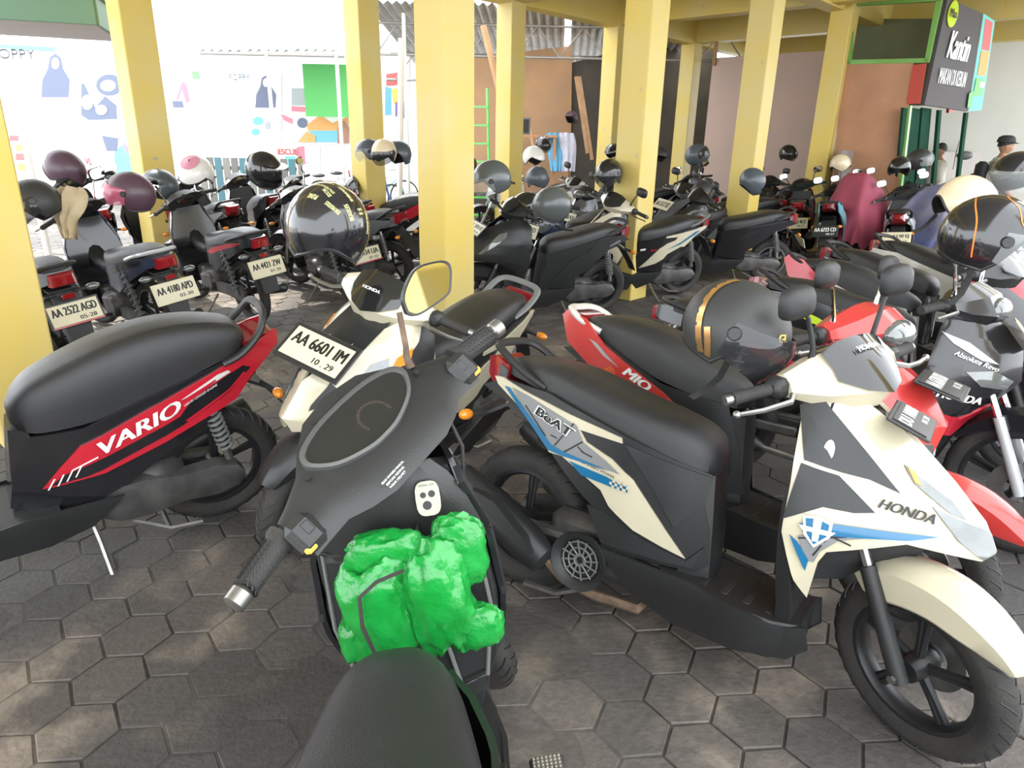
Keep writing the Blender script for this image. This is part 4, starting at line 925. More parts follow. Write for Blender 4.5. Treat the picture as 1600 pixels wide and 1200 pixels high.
# ================================================================ red scooter at the left pillar
TPL['vario'] = matic(dict(near=True, seat=SEAT_VARIO, standz=-.02, wapron=W_APM, AN=AN_M, apron=[('front_apron', MIO_APR, 'body', 0)], lamps=[([(1.17, .76), (1.22, .74), (1.25, .70), (1.24, .64), (1.20, .66)], 'clear', .005)],
    body=[('body_cover', VAR_DARK, 'body2', -.004), ('side_panel', VAR_RED, 'body', .006)], grab=[(-.03, .125, .765), (-.10, .13, .80), (-.17, .12, .87), (-.20, .08, .925), (-.21, 0, .935)],
    tail=[(-.12, .085, .74, .82), (-.2, .075, .76, .84), (-.25, .05, .79, .83), (-.26, .03, .80, .82)]))
rv = place(TPL['vario'], 'scooter', 'red and black scooter beside the yellow pillar, silver lettering on its side', (-1.256, 2.632, 3.80, .16), dict(body=M_redp, fender=M_redp, body2=M_black, cowl=M_redp, rim=M_rim), steer=.2)
for s in (-1, 1):
    for nm, poly, m_, off in (('black_decal', [(.57, .405), (.53, .445), (.40, .50), (.145, .60), (.10, .655), (-.02, .715), (-.10, .745), (-.13, .73), (-.04, .65), (.13, .565), (.33, .485), (.46, .43)], M_black, .0085),
        ('white_decal', [(.14, .665), (.06, .705), (.0, .735), (-.04, .742), (-.05, .732), (.0, .712), (.06, .685)], M_wpaint, .0095),
        ('red_decal', [(.115, .672), (.06, .695), (.01, .718), (.005, .712), (.06, .684)], M_redp, .0105),
        ('red_decal', [(-.10, .72), (-.04, .665), (.13, .578), (.12, .572), (-.04, .655), (-.11, .712)], M_redp, .0105)):
        new_obj(nm, patch(MB(), poly, W_BODY, s, off, 0, .05).mesh(nm, 40), m_, rv)
    text_side('VARIO', (.28, .592), .30, .052, -.385 if s < 0 else -.385 + 0, W_BODY, s, .011, M_winkm, rv, shear=.45, bold=.0035) if s < 0 else text_side('VARIO', (.28, .592), .30, .052, .385, W_BODY, s, .011, M_winkm, rv, shear=.45, bold=.0035)
    text_side('LIQUID COOLED ENGINE', (.065, .668), .135, .010, .41 * s, W_BODY, s, .011, M_winkm, rv, bold=0)
    ln = MB()
    for k in range(4):
        x = .575 - k * .028; z = .425 + k * .015
        patch(ln, [(x, z - .035), (x + .005, z - .036), (x - .018, z + .012), (x - .023, z + .012)], W_BODY, s, .0105, 0, 1)
    patch(ln, [(.50, .462), (.50, .468), (.42, .512), (.42, .506)], W_BODY, s, .0105, 0, 1)
    new_obj('stripe_decal', ln.mesh('stripe_decal', 0), M_winkm, rv)
# ================================================================ red scooter beyond the white one
TPL['mio'] = matic(dict(near=True, taillens=False, fender=[(38, .365, .025, .02), (46, .36, .045, .05), (58, .355, .06, .08), (75, .345, .07, .09), (95, .335, .07, .09), (118, .305, .068, .085), (130, .29, .06, .06)], seat=SEAT_MIO, wapron=W_APM, AN=AN_M, apron=[('front_apron', MIO_APR, 'body', 0)], lamps=[([(1.17, .68), (1.23, .68), (1.235, .63), (1.18, .58), (1.13, .60)], 'clear', .005)],
    body=[('body_cover', MIO_DARK, 'body2', -.004), ('side_panel', MIO_RED, 'body', .006)], grab=[(.05, .11, .83), (-.03, .125, .86), (-.09, .11, .89), (-.12, .07, .90), (-.125, 0, .90)],
    tail=[(-.05, .085, .78, .88), (-.10, .075, .80, .885), (-.125, .05, .82, .88), (-.135, .03, .83, .87)],
    cowl=[(0, [(.87, 1.03), (.95, 1.085), (1.03, 1.08), (1.10, 1.03), (1.09, .94), (.95, .92)]), (.07, [(.87, 1.03), (.945, 1.078), (1.02, 1.07), (1.085, 1.02), (1.07, .945), (.94, .925)]), (.125, [(.875, 1.02), (.93, 1.055), (.985, 1.04), (1.03, 1.0), (1.01, .95), (.92, .94)]), (.20, [(.885, 1.01), (.91, 1.02), (.935, 1.005), (.945, .98), (.925, .962), (.895, .965)])], cowl_visor=None, stem='chrome'))
rm = place(TPL['mio'], 'scooter', 'red scooter with orange circle decals on its side, chrome mirrors and red front fender', (.30, 2.675, -.645, .15), dict(body=M_redp2, fender=M_redp2, cowl=M_redp2, grab=M_wpaint), steer=-.2, skip=())
M_or = paint('orange_decal', (.75, .16, .02))
for s in (-1, 1):
    dm = MB()
    for x, z, r_ in ((.20, .655, .03), (.26, .635, .034), (.33, .61, .032), (.39, .59, .028), (.14, .69, .024)):
        for r1, r0 in ((r_, r_ * .72), (r_ * .5, r_ * .25)):
            n = 16
            for i in range(n):
                a, b_ = 2 * PI * i / n, 2 * PI * (i + 1) / n
                q = [(x + r1 * math.cos(a), z + r1 * math.sin(a) * .8), (x + r1 * math.cos(b_), z + r1 * math.sin(b_) * .8), (x + r0 * math.cos(b_), z + r0 * math.sin(b_) * .8), (x + r0 * math.cos(a), z + r0 * math.sin(a) * .8)]
                dm.add([(px, s * (W_BODY(px, pz) + .0085), pz) for px, pz in q], [(0, 1, 2, 3)])
    new_obj('circle_decal', dm.mesh('circle_decal', 0), M_or, rm)
    for poly in ([(.02, .80), (.10, .745), (.18, .715), (.12, .75), (.06, .79)], [(.10, .63), (.19, .60), (.40, .545), (.20, .62), (.13, .645)]):
        new_obj('silver_decal', patch(MB(), poly, W_BODY, s, .008, 0, .05).mesh('silver_decal', 30), M_silver, rm)
    text_side('MIO', (.265, .688), .115, .036, .40 * s, W_BODY, s, .0105, M_winkm, rm, shear=.4, bold=.003)
new_obj('headlamp_lens', MB().ellip((1.06, 0, 1.0), (.055, .10, .05), 18, 10).mesh('headlamp_lens'), M_clear, rm, steer_mat(-.2))
plate(rm, facing((1.215, .0, .865), (.25, -.05, .97), (-1, 0, 0)), 'AA 6170 DU', '10 28', dark=True, w_=.23, h=.12)
# ================================================================ white 150 scooter seen from the front
TPL['v150'] = matic(dict(near=True, wapron=W_APV, AN=AN_V, AW=AW_V, apron=[('front_apron', V_APR, 'body', 0), ('apron_panel', BEAT_BLKA, 'body2', .004), ('nose_vent', [(1.265, .765), (1.335, .69), (1.345, .672), (1.30, .69), (1.25, .74)], 'body2', .004), ('apron_slit', [(1.05, .665), (1.2, .66), (1.28, .635), (1.2, .64), (1.05, .65)], 'body2', .004)],
    lamps=[([(1.07, .84), (1.13, .82), (1.22, .735), (1.30, .655), (1.28, .65), (1.18, .72), (1.08, .80)], 'clear', .006), ([(.98, .87), (1.04, .84), (1.07, .80), (1.0, .82)], 'amber', .006)]))
rw = place(TPL['v150'], 'scooter', 'white scooter facing the black scooter, broad number plate on its nose', (-.19, 3.48, 4.185, .20), dict(body=M_white, fender=M_matte, cowl=M_white, grab=M_grey), steer=.1, skip=('mirror', 'mirror_stem'))
plate(rw, facing((1.25, 0, .835), (.62, 0, .78)) @ Matrix.Translation((0, 0, .03)), 'AA 6601 IM', '10 . 29', w_=.27, h=.12, fw=.018)
text_flat('HONDA', .075, .013, M_winkm, rw, steer_mat(.1) @ facing((1.035, 0, 1.053), (.66, 0, .75)), bold=.001)
new_obj('dash_cover', MB().loft([[(1.0, y, .95), (1.08, y, .935 - abs(y) * .3), (1.19, y, .868 - abs(y) * .3)] for y in (-.10, -.05, 0, .05, .10)], closed=False).mesh('dash_cover'), M_matte, rw)
# ================================================================ black scooter the photograph is taken from
SEAT_FG = [(-.2, .84, .79, .03), (-.19, .86, .785, .07), (-.12, .875, .775, .11), (.05, .865, .75, .135), (.20, .825, .72, .148), (.33, .785, .69, .140), (.45, .768, .66, .122), (.53, .762, .645, .104), (.575, .752, .64, .080), (.60, .735, .645, .045), (.608, .70, .66, .012)]
TPL['fg'] = matic(dict(near=True, seat=SEAT_FG, mirrors=False))
FGS = .85
rf = place(TPL['fg'], 'scooter', 'black scooter with instrument panel and a green plastic bag hung behind its shield', (-.03, .37, 1.67, .14), dict(body=M_black, cowl=M_matte, body2=M_matte), steer=FGS, skip=('handlebar_cover', 'cowl_visor', 'instrument_panel', 'switch_box', 'grip', 'bar_end', 'brake_lever', 'handlebar', 'floor_mat'))
S_ = steer_mat(FGS)
def fgp(name, mb, m_, par=None, smooth=35): return new_obj(name, mb.mesh(name, smooth), m_, par or rf, S_ if par is None else None)
M_cov = mat('grey_black_cover', (.024, .0245, .023), .42, var=.2, scale=6, bump=.1, bscale=300)
cv = fgp('handlebar_cover', cowl_rings([(0, [(.785, .955), (.80, .985), (.845, 1.012), (.955, 1.095), (.975, 1.108), (1.0, 1.075), (1.0, .97), (.88, .90)]), (.075, [(.785, .955), (.802, .985), (.847, 1.012), (.948, 1.09), (.966, 1.10), (.99, 1.07), (.985, .97), (.88, .91)]), (.125, [(.80, .96), (.815, .988), (.852, 1.012), (.925, 1.068), (.94, 1.078), (.96, 1.05), (.95, .975), (.88, .93)]), (.165, [(.825, .965), (.835, .99), (.86, 1.008), (.905, 1.045), (.92, 1.05), (.935, 1.03), (.93, .975), (.88, .945)]), (.215, [(.83, .96), (.838, .985), (.855, 1.005), (.89, 1.03), (.905, 1.032), (.92, 1.015), (.92, .97), (.87, .95)]), (.245, [(.835, .955), (.84, .98), (.858, 1.0), (.885, 1.02), (.90, 1.022), (.912, 1.005), (.91, .97), (.87, .95)])]), M_cov)
def dash(y, q, h=0.0):       # point on the dash plane: q = distance up the slope
    return (.845 + q * .8 - h * .6, y, 1.012 + q * .6 + h * .8)
lens = [(.135, .085), (.10, .112), (.035, .118), (-.03, .112), (-.078, .10), (-.088, .085), (-.07, .05), (-.02, .022), (.03, .012), (.08, .018), (.12, .04), (.138, .062)]
sym = [(.0, .118), (-.06, .115), (-.11, .102), (-.128, .085), (-.125, .065), (-.095, .035), (-.04, .014), (.0, .010), (.04, .014), (.095, .035), (.125, .065), (.128, .085), (.11, .102), (.06, .115)]
def ringm(o1, o2, h1, h2):
    mb = MB(); n = len(o1)
    mb.add([dash(y, q, h1) for y, q in o1] + [dash(y, q, h2) for y, q in o2], [(i, (i + 1) % n, (i + 1) % n + n, i + n) for i in range(n)]); return mb
_k = cubic(sym + sym[:1], 4)[:-1]; sym = _k
big = [(y * 1.10, .065 + (q - .065) * 1.16) for y, q in sym]
bz = fgp('instrument_bezel', MB().loft([[dash(y, q, h) for y, q in o_] for o_, h in ((big, -.006), (big, .008), ([(y * 1.03, .065 + (q - .065) * 1.04) for y, q in sym], .010), (sym, .003))], cap=False), mat('dull_silver_plastic', (.10, .10, .095), .4, metal=.3))
lm = MB(); lm.add([dash(y, q, .004) for y, q in sym], [tuple(range(len(sym)))])
fgp('instrument_lens', lm, M_glassd, smooth=0)
dl = MB()
for i in range(28):
    a = PI * (-.1 + 1.2 * i / 27); dl.add([dash(-.02 + r_ * math.cos(a + d), .05 + r_ * math.sin(a + d), .0046) for r_, d in ((.030, -.02), (.036, -.02), (.036, .02), (.030, .02))], [(0, 1, 2, 3)])
fgp('dial_marks', dl, mat('dim_dial_ink', (.10, .07, .05), .6), smooth=0)
for y, q in ((.155, .06), (-.155, .055), (.06, .135), (-.07, .13)):
    fgp('cover_screw', MB().tube([dash(y, q, -.002), dash(y, q, .002)], .006, 10), M_plateb)
for s in (-1, 1):
    sb = fgp('switch_box', MB().box((.868, s * .232, .985), (.075, .06, .07), .014, Rm=Matrix.Rotation(.5, 3, 'Y')), M_cov)
    fgp('switch_button', MB().box((.842, s * .226, 1.006), (.012, .022, .028), .004, Rm=Matrix.Rotation(.5, 3, 'Y')), M_plateb)
    fgp('indicator_button', MB().box((.833, s * .245, .978), (.014, .026, .016), .005, Rm=Matrix.Rotation(.5, 3, 'Y')), mat('orange_button', (.75, .38, .06), .5))
    gr = fgp('grip', MB().tube([(.893, s * .255, 1.0), (.892, s * .262, 1.0), (.885, s * .275, 1.0), (.872, s * .352, .994), (.870, s * .358, .994)], [.029, .028, .022, .0215, .024], 18), M_tire)
    rb = MB()
    for i in range(9):
        for j in range(7):
            a = j * .5 - 1.2; c_ = Vector((.885 - i * .0016, s * (.278 + i * .0088), 1.0 - i * .0007))
            p = c_ + Vector((-math.sin(a), 0, math.cos(a))) * .0222
            p2 = c_ + Vector((-math.sin(a + .3), .0, math.cos(a + .3))) * .0222 + Vector((0, s * .008, 0))
            rb.tube([p, p2], .0016, 4)
    new_obj('grip_ribs', rb.mesh('grip_ribs'), M_plastic, gr)
    fgp('bar_end', MB().tube([(.870, s * .358, .994), (.869, s * .365, .994), (.866, s * .388, .992), (.8655, s * .391, .992)], [.014, .020, .020, .016], 16), M_metal)
    fgp('brake_lever', MB().tube([(.94, s * .22, .98), (.975, s * .25, .968), (.96, s * .33, .955), (.945, s * .385, .952)], [.009, .008, .007, .007], 8), M_metal)
fgp('cable', MB().tube([(.82, -.12, .96), (.80, -.10, .90), (.83, -.06, .80), (.90, -.05, .70)], .004, 6), M_tire)
st = fgp('mirror_stem', MB().tube([(.915, -.165, 1.05), (.917, -.172, 1.075), (.92, -.185, 1.09), (.92, -.215, 1.155)], [.010, .007, .0062, .0062], 10), M_rust)
mp = [(-.223, 1.148), (-.232, 1.176), (-.262, 1.196), (-.300, 1.206), (-.345, 1.192), (-.372, 1.176), (-.376, 1.158), (-.358, 1.134), (-.335, 1.118), (-.27, 1.124), (-.238, 1.132)]
mp = cubic(mp + mp[:1], 4)[:-1]
cy_, cz_ = -.30, 1.162
hd = fgp('mirror', MB().loft([[(x, cy_ + (y - cy_) * f, cz_ + (z - cz_) * f) for y, z in mp] for x, f in ((.906, .97), (.904, 1.04), (.914, 1.04), (.930, .8), (.938, .3))]), M_plateb)
gm = MB(); gm.add([(.9055, cy_ + (y - cy_) * .95, cz_ + (z - cz_) * .95) for y, z in mp], [tuple(range(len(mp)))]); new_obj('mirror_glass', gm.mesh('mirror_glass', 0), M_mirror, hd)
# key panel and inner leg shield
ip = MB().loft([[(x0, -w_, z), (x0 - .022, -w_ * .75, z), (x0 - .03, 0, z), (x0 - .022, w_ * .75, z), (x0, w_, z)] for z, x0, w_ in ((.34, .90, .13), (.45, .895, .155), (.60, .885, .17), (.70, .88, .175), (.80, .878, .172), (.86, .875, .155), (.92, .872, .12), (.95, .875, .09))], closed=False)
ipo = new_obj('inner_shield', ip.mesh('inner_shield', 40), M_cov, rf)
for s in (-1, 1):
    pk = MB()
    po = [(s * .06, .76), (s * .155, .78), (s * .165, .60), (s * .135, .42), (s * .075, .40), (s * .05, .60)]
    pk.tube([(.858 - (0 if i < 2 else .004), y, z) for i, (y, z) in enumerate(po)], .005, 6, closed=True)
    new_obj('pocket_rim', pk.mesh('pocket_rim'), M_grey, rf)
    b2 = MB().loft([[(.866, y, z) for y, z in po], [(.855, s * .11 + (y - s * .11) * .9, .6 + (z - .6) * .9) for y, z in po]], cap=True)
    new_obj('pocket', b2.mesh('pocket', 30), M_plastic, rf)
kx = facing((.835, -.078, .885), (-.9, 0, .35))
kp = new_obj('ignition_switch', MB().lathe([(.001, .006), (.022, .006), (.026, .0), (.026, -.03)], 20).mesh('ignition_switch'), M_plateb, rf, kx)
sp = MB().prism(outline(.024, .034, 18, .6), 'z', .0065, .0075); new_obj('sticker', sp.mesh('sticker', 0), mat('cream_sticker', (.40, .43, .30), .5), kp)
sk = MB()
for a, r_ in ((.6, .007), (2.6, .006), (4.4, .009)): sk.prism([(.010 * math.cos(a) + r_ * math.cos(b_), .014 * math.sin(a) + r_ * math.sin(b_)) for b_ in [2 * PI * i / 10 for i in range(10)]], 'z', .0075, .0080)
new_obj('sticker_mark', sk.mesh('sticker_mark', 0), M_ink, kp)
text_flat('IGNITION  LOCK', .03, .004, M_ink, kp, Matrix.Translation((0, .026, .0082)))
for k, (tx, tw) in enumerate((('READ OWNERS MANUAL', .075), ('BEFORE RIDING', .06), ('WEAR HELMET', .055))):
    o = text_flat(tx, tw * .8, .0042, M_winkm, rf, S_ @ facing((.794, .06 - .0, .9705 - k * .009 + .012), (-.85, 0, .5)) @ Matrix.Translation((0, 0, .004)))
new_obj('bag_hook', MB().tube([(.85, -.045, .825), (.82, -.045, .82), (.805, -.045, .80), (.815, -.045, .782), (.825, -.045, .785)], .004, 6).mesh('bag_hook'), M_ink, rf)

pg_ = new_obj('foot_peg', MB().box((.70, -.235, .275), (.09, .075, .022), .008).mesh('foot_peg'), M_metal, rf)
tr_ = MB()
for i in range(9):
    for j in range(7): tr_.box((.665 + i * .0088, -.262 + j * .009, .2875), (.004, .004, .003))
tag(new_obj('peg_studs', tr_.mesh('peg_studs', 0), M_chrome, pg_), kind='stuff')
new_obj('peg_bracket', MB().tube([(.60, -.13, .24), (.66, -.16, .25), (.69, -.22, .262)], .016, 8).mesh('peg_bracket'), M_plastic, rf)
# ================================================================ green bag hung on the hook
from mathutils import noise
def bag_lump(c, rad, seed, n=48, m=32, fold=.30, e=.75):
    """crumpled film: a pillow with ridged creases"""
    mb = MB(); vs = []; fs = []; so = Vector((seed * 3.7, seed * 1.3, seed * 2.1))
    for i in range(m + 1):
        th = PI * i / m
        for j in range(n):
            a = 2 * PI * j / n; cc, ss = math.cos(a), math.sin(a); sx = math.sin(th) ** .6
            d = Vector((math.copysign(abs(cc) ** e, cc) * sx, math.copysign(abs(ss) ** e, ss) * sx, math.copysign(abs(math.cos(th)) ** .8, math.cos(th))))
            q = Vector((d.x * 1.2, d.y * 1.6, d.z * 1.1)) + so
            r1 = 1 - abs(noise.noise(q * 1.3)) * 2; r2 = 1 - abs(noise.noise(q * 2.7 + so)) * 2; r3 = noise.noise(q * .8)
            k = 1 + fold * (.45 * r1 + .28 * r2 + .5 * r3 - .45)
            vs.append((c[0] + rad[0] * d.x * k, c[1] + rad[1] * d.y * k, c[2] + rad[2] * d.z * k))
    for i in range(m):
        for j in range(n): fs.append((i * n + j, i * n + (j + 1) % n, (i + 1) * n + (j + 1) % n, (i + 1) * n + j))
    return mb.add(vs, fs)
M_bag = mat('green_plastic_film', (.006, .20, .025), .22, c2=(.012, .28, .045), scale=14, coat=.3, bump=.35, bscale=60)
BM = Matrix.Translation((-.03, .37, 0)) @ Matrix.Rotation(1.67, 4, 'Z') @ Matrix.Rotation(-.14, 4, 'X')
bg_ = thing('plastic_bag', 'crumpled bright green plastic bag hung from the hook of the black scooter', 'bag', BM @ Matrix.Translation((.78, 0, .60)))
def bg_part(name, c, rad, seed, **k): return new_obj(name, bag_lump((c[0] - .78, c[1], c[2] - .60), rad, seed, **k).mesh(name, 50), M_bag, bg_)
bg_part('bag_body', (.775, .045, .70), (.05, .075, .11), 3)
bg_part('bag_bulge', (.772, -.075, .705), (.055, .065, .125), 5)
bg_part('bag_corner', (.765, -.14, .625), (.03, .05, .045), 9, n=24, m=16)
bg_part('bag_corner', (.765, .10, .635), (.03, .035, .05), 11, n=24, m=16)
bg_part('bag_handle', (.79, -.125, .785), (.03, .055, .075), 13, n=30, m=20)
bg_part('bag_handle', (.79, .015, .80), (.03, .075, .05), 15, n=30, m=20)
new_obj('bag_cord', MB().tube([(-.05, -.02, .20), (-.066, .03, .195), (-.07, .065, .17), (-.075, .07, .11), (-.075, .06, .05), (-.07, .05, -.01)], .004, 6).mesh('bag_cord'), M_tire, bg_)
# ================================================================ the other parked bikes
def by_depth(u, v, d, lx, a, l=.12, ly=0.0):
    p = at_depth(u, v, d); return (p.x - lx * math.cos(a) + ly * math.sin(a), p.y - lx * math.sin(a) - ly * math.cos(a), a, l)
M_lblue = paint('pale_blue_paint', (.16, .42, .50)); M_gold = paint('gold_decal', (.55, .33, .05)); M_lime = paint('lime_decal', (.55, .75, .03)); M_dgrey = paint('dark_grey_paint', (.07, .075, .08)); M_dred = paint('dark_red_paint', (.16, .01, .015)); M_navy = paint('navy_paint', (.02, .03, .06)); M_sil = paint('silver_paint', (.45, .46, .47)); M_mgrey = mat('satin_grey_paint', (.11, .115, .115), .38)
TPL['far'] = matic(dict()); TPL['farv'] = matic(dict(wapron=W_APV, AN=AN_V, AW=AW_V, apron=[('front_apron', V_APR, 'body', 0), ('apron_panel', BEAT_BLKB, 'body2', .004)], lamps=[([(1.07, .84), (1.13, .82), (1.22, .735), (1.30, .655), (1.28, .65), (1.18, .72), (1.08, .80)], 'clear', .006)]))
TPL['farm'] = matic(dict(seat=SEAT_MIO, taillens=False, wapron=W_APM, AN=AN_M, apron=[('front_apron', MIO_APR, 'body', 0)], body=[('body_cover', MIO_DARK, 'body2', -.004), ('side_panel', MIO_RED, 'body', .006)], grab=[(.05, .11, .83), (-.03, .125, .86), (-.09, .11, .89), (-.12, .07, .90), (-.125, 0, .90)], tail=[(-.05, .085, .78, .88), (-.10, .075, .80, .885), (-.125, .05, .82, .88), (-.135, .03, .83, .87)]))
TPL['cub'] = cub({}); TPL['cubs'] = cub(dict(wheel='spoke'))
REARM = facing((-.315, 0, .56), (-.93, 0, .36)); REARC = facing((-.405, 0, .55), (-.95, 0, .30)); FRONTM = facing((1.27, 0, .83), (.70, 0, .71)) @ Matrix.Translation((0, 0, .03))
NOM = ('mirror', 'mirror_stem', 'mirror_glass')
# middle row, facing left
r = place(TPL['farv'], 'scooter', 'matt black sharp nosed scooter with a front plate, right of the main pillar', (.80, 6.5, 3.583, .10), dict(body=M_matte, body2=M_matte, cowl=M_matte, fender=M_matte), steer=.05, skip=NOM)
plate(r, FRONTM, 'AA 3454 AS', '08 28', w_=.26, h=.10)
for s in (-1, 1): text_side('HONDA', (-.02, .70), .12, .018, .35 * s, W_BODY, s, .010, M_silver, r)
r = place(TPL['far'], 'scooter', 'black scooter with cream white tail panel and thin blue stripe, propped on its side stand', (1.771, 7.43, 3.569, .12), dict(body=M_white, body2=M_black, cowl=M_white, grab=M_grey), steer=.35)
for s in (-1, 1):
    new_obj('blue_decal', patch(MB(), [(-.05, .73), (.02, .72), (.2, .62), (.36, .55), (.2, .60), (.03, .685)], W_BODY, s, .010, 0, .1).mesh('blue_decal', 30), M_blue, r)
    new_obj('emblem', patch(MB(), [(.58, .56), (.63, .55), (.63, .53), (.585, .54)], W_BODY, s, .01, 0, .1).mesh('emblem', 0), M_winkm, r)
text_side('BeAT', (.50, .545), .06, .018, 0, W_BODY, 1, .008, M_redp, r)
r = place(TPL['far'], 'scooter', 'dusty all black scooter with grey rims and a plate hanging below its tail', by_depth(1238, 325, 8.0, -.2, 3.2), dict(body=M_black, body2=M_black, rim=M_rimg), steer=.2)
plate(r, facing((-.33, 0, .50), (-.93, 0, .36)), 'AA 3816 KG', '09 27', w_=.2, h=.09, frame=False)
place(TPL['farv'], 'scooter', 'black scooter with a smooth seat behind the dusty black one', by_depth(1222, 308, 9.9, -.2, 3.2), dict(body=M_black, body2=M_black), steer=.2, skip=NOM)
for s in (-1, 1): text_side('HONDA', (1.10, .60), .12, .02, .0, W_APV, s, .006, M_silver, r)
r = place(TPL['cub'], 'motorcycle', 'dark motorcycle with a pale orange plate under two grey helmets', by_depth(822, 365, 6.9, 1.1, 4.0), dict(body=M_navy), skip=NOM); plate(r, facing((1.20, 0, .72), (.9, 0, .3)), 'AA 3328 ED', '05 29', w_=.25, h=.11, frame=False)
r = place(TPL['cub'], 'motorcycle', 'dark motorcycle with a tilted orange plate, mostly hidden behind the matt black scooter', by_depth(884, 352, 8.2, 1.1, 4.0), dict(body=M_dgrey), skip=NOM); plate(r, facing((1.20, 0, .72), (.9, 0, .3)), 'T 6958 KV', '', w_=.22, h=.08, frame=False)
r = place(TPL['farv'], 'scooter', 'white scooter with blue tail stripe seen between the grey helmets and the far pillar', by_depth(905, 292, 9.8, .8, 3.6), dict(body=M_wpaint, body2=M_wpaint, cowl=M_wpaint, fender=M_wpaint), steer=.3)
r = place(TPL['farv'], 'scooter', 'dark grey scooter whose nose carries a white plate beside the yellow pillar', by_depth(1060, 300, 8.6, .95, 3.7), dict(body=M_mgrey, cowl=M_mgrey, body2=M_black), steer=.2); plate(r, FRONTM, 'AA 5512 XD', '', w_=.24, h=.12, frame=False)
# backs of the middle group
place(TPL['cub'], 'motorcycle', 'dark motorcycle behind the tall yellow pillar, a striped helmet on its bar', by_depth(955, 262, 11.3, .9, 3.5), dict(body=M_black), skip=NOM)
place(TPL['farm'], 'scooter', 'beige scooter with a red tail lamp under the sunlit far pillar', by_depth(905, 272, 11.5, -.1, 3.3), dict(body=M_sil, body2=M_sil, cowl=M_sil), skip=NOM)
place(TPL['cub'], 'motorcycle', 'black motorcycle with red round tail lamp beside the far yellow pillar', by_depth(1128, 300, 10.5, -.4, 1.6), dict(body=M_black), steer=.2)
place(TPL['cubs'], 'motorcycle', 'black motorcycle under an upturned silver helmet by the plywood wall', by_depth(1092, 268, 11.2, .9, 3.0), dict(body=M_black))
place(TPL['farm'], 'scooter', 'black scooter with large front shield leaning beside the plywood wall', by_depth(1208, 292, 11.4, .6, 3.9), dict(body=M_black, body2=M_black), steer=-.2)
place(TPL['cub'], 'motorcycle', 'silver and black motorcycle behind the white helmet', by_depth(815, 286, 10.9, .5, 3.6), dict(body=M_sil), skip=NOM)
r = place(TPL['farv'], 'scooter', 'grey scooter with a red arrow decal, its seat touching the main pillar', by_depth(640, 372, 7.2, -.2, 2.6), dict(body=M_mgrey, body2=M_mgrey), skip=NOM)
# left row, rears towards the aisle
left = [('motorcycle', 'cub', (140, 490, 4.1), 'AA 2522 AGD', '05-28', dict(body=M_dgrey), 'black motorcycle with a red edged plate next to the nearest yellow pillar', 2.45, True),
        ('motorcycle', 'cub', (293, 460, 4.7), 'AA 4180 APD', '02-30', dict(body=M_navy, grab=M_sil), 'motorcycle with silver grab rail and wide red tail lamp between two other plates', 2.45, False),
        ('motorcycle', 'cub', (432, 425, 5.6), 'AA 4421 ZW', '01-30', dict(body=M_black, accent=M_redp), 'black motorcycle with red stripe and a plate held by a chrome lever', 2.40, False),
        ('motorcycle', 'cub', (585, 408, 6.3), 'G 3434 UA', '07-32', dict(body=M_black, accent=M_redp), 'black motorcycle with red edged plate behind the sticker covered helmet', 2.3, True)]
for nm, tp, (u, v, d), l1, l2, cols, lab, a, fr in left:
    r = place(TPL[tp], nm, lab, by_depth(u, v, d, -.41, a, .13), cols, steer=.3, skip=NOM if u < 200 else ())
    pl_ = plate(r, REARC, l1, l2, w_=.27, h=.12, frame=fr)
    if fr: new_obj('plate_stripe', MB().box((0, -.066, .002), (.28, .008, .002)).mesh('plate_stripe', 0), M_redp, pl_)
    new_obj('reflector', MB().box((-.385, 0, .645), (.012, .07, .03), .004).mesh('reflector'), M_red, r)
# second left row, standing behind the first one and facing it
for k, (u, v, d, a, tp, cols, lab) in enumerate([
    (150, 330, 7.4, 2.3, 'far', dict(body=M_black, body2=M_black), 'black scooter carrying the helmet with a pink visor'),
    (255, 325, 7.5, 2.3, 'farv', dict(body=M_matte, body2=M_black), 'black scooter with a broad shield under the open visor helmet'),
    (335, 318, 8.0, 2.35, 'far', dict(body=M_sil, body2=M_mgrey), 'silver seated scooter under the pink and white helmet'),
    (408, 312, 8.5, 2.3, 'farm', dict(body=M_black, body2=M_black), 'black scooter with tall shield under the black off road helmet'),
    (500, 315, 8.8, 2.6, 'cub', dict(body=M_black), 'black motorcycle with one chrome mirror against the bright yard'),
    (606, 290, 8.8, 3.0, 'farm', dict(body=M_redp, fender=M_redp, body2=M_black), 'red scooter with a dark shield under three helmets, left of the main pillar')]):
    place(TPL[tp], 'motorcycle' if 'motorcycle' in lab else 'scooter', lab, by_depth(u, v, d, .55, a), cols, steer=.3, skip=() if k in (1, 4) else NOM)
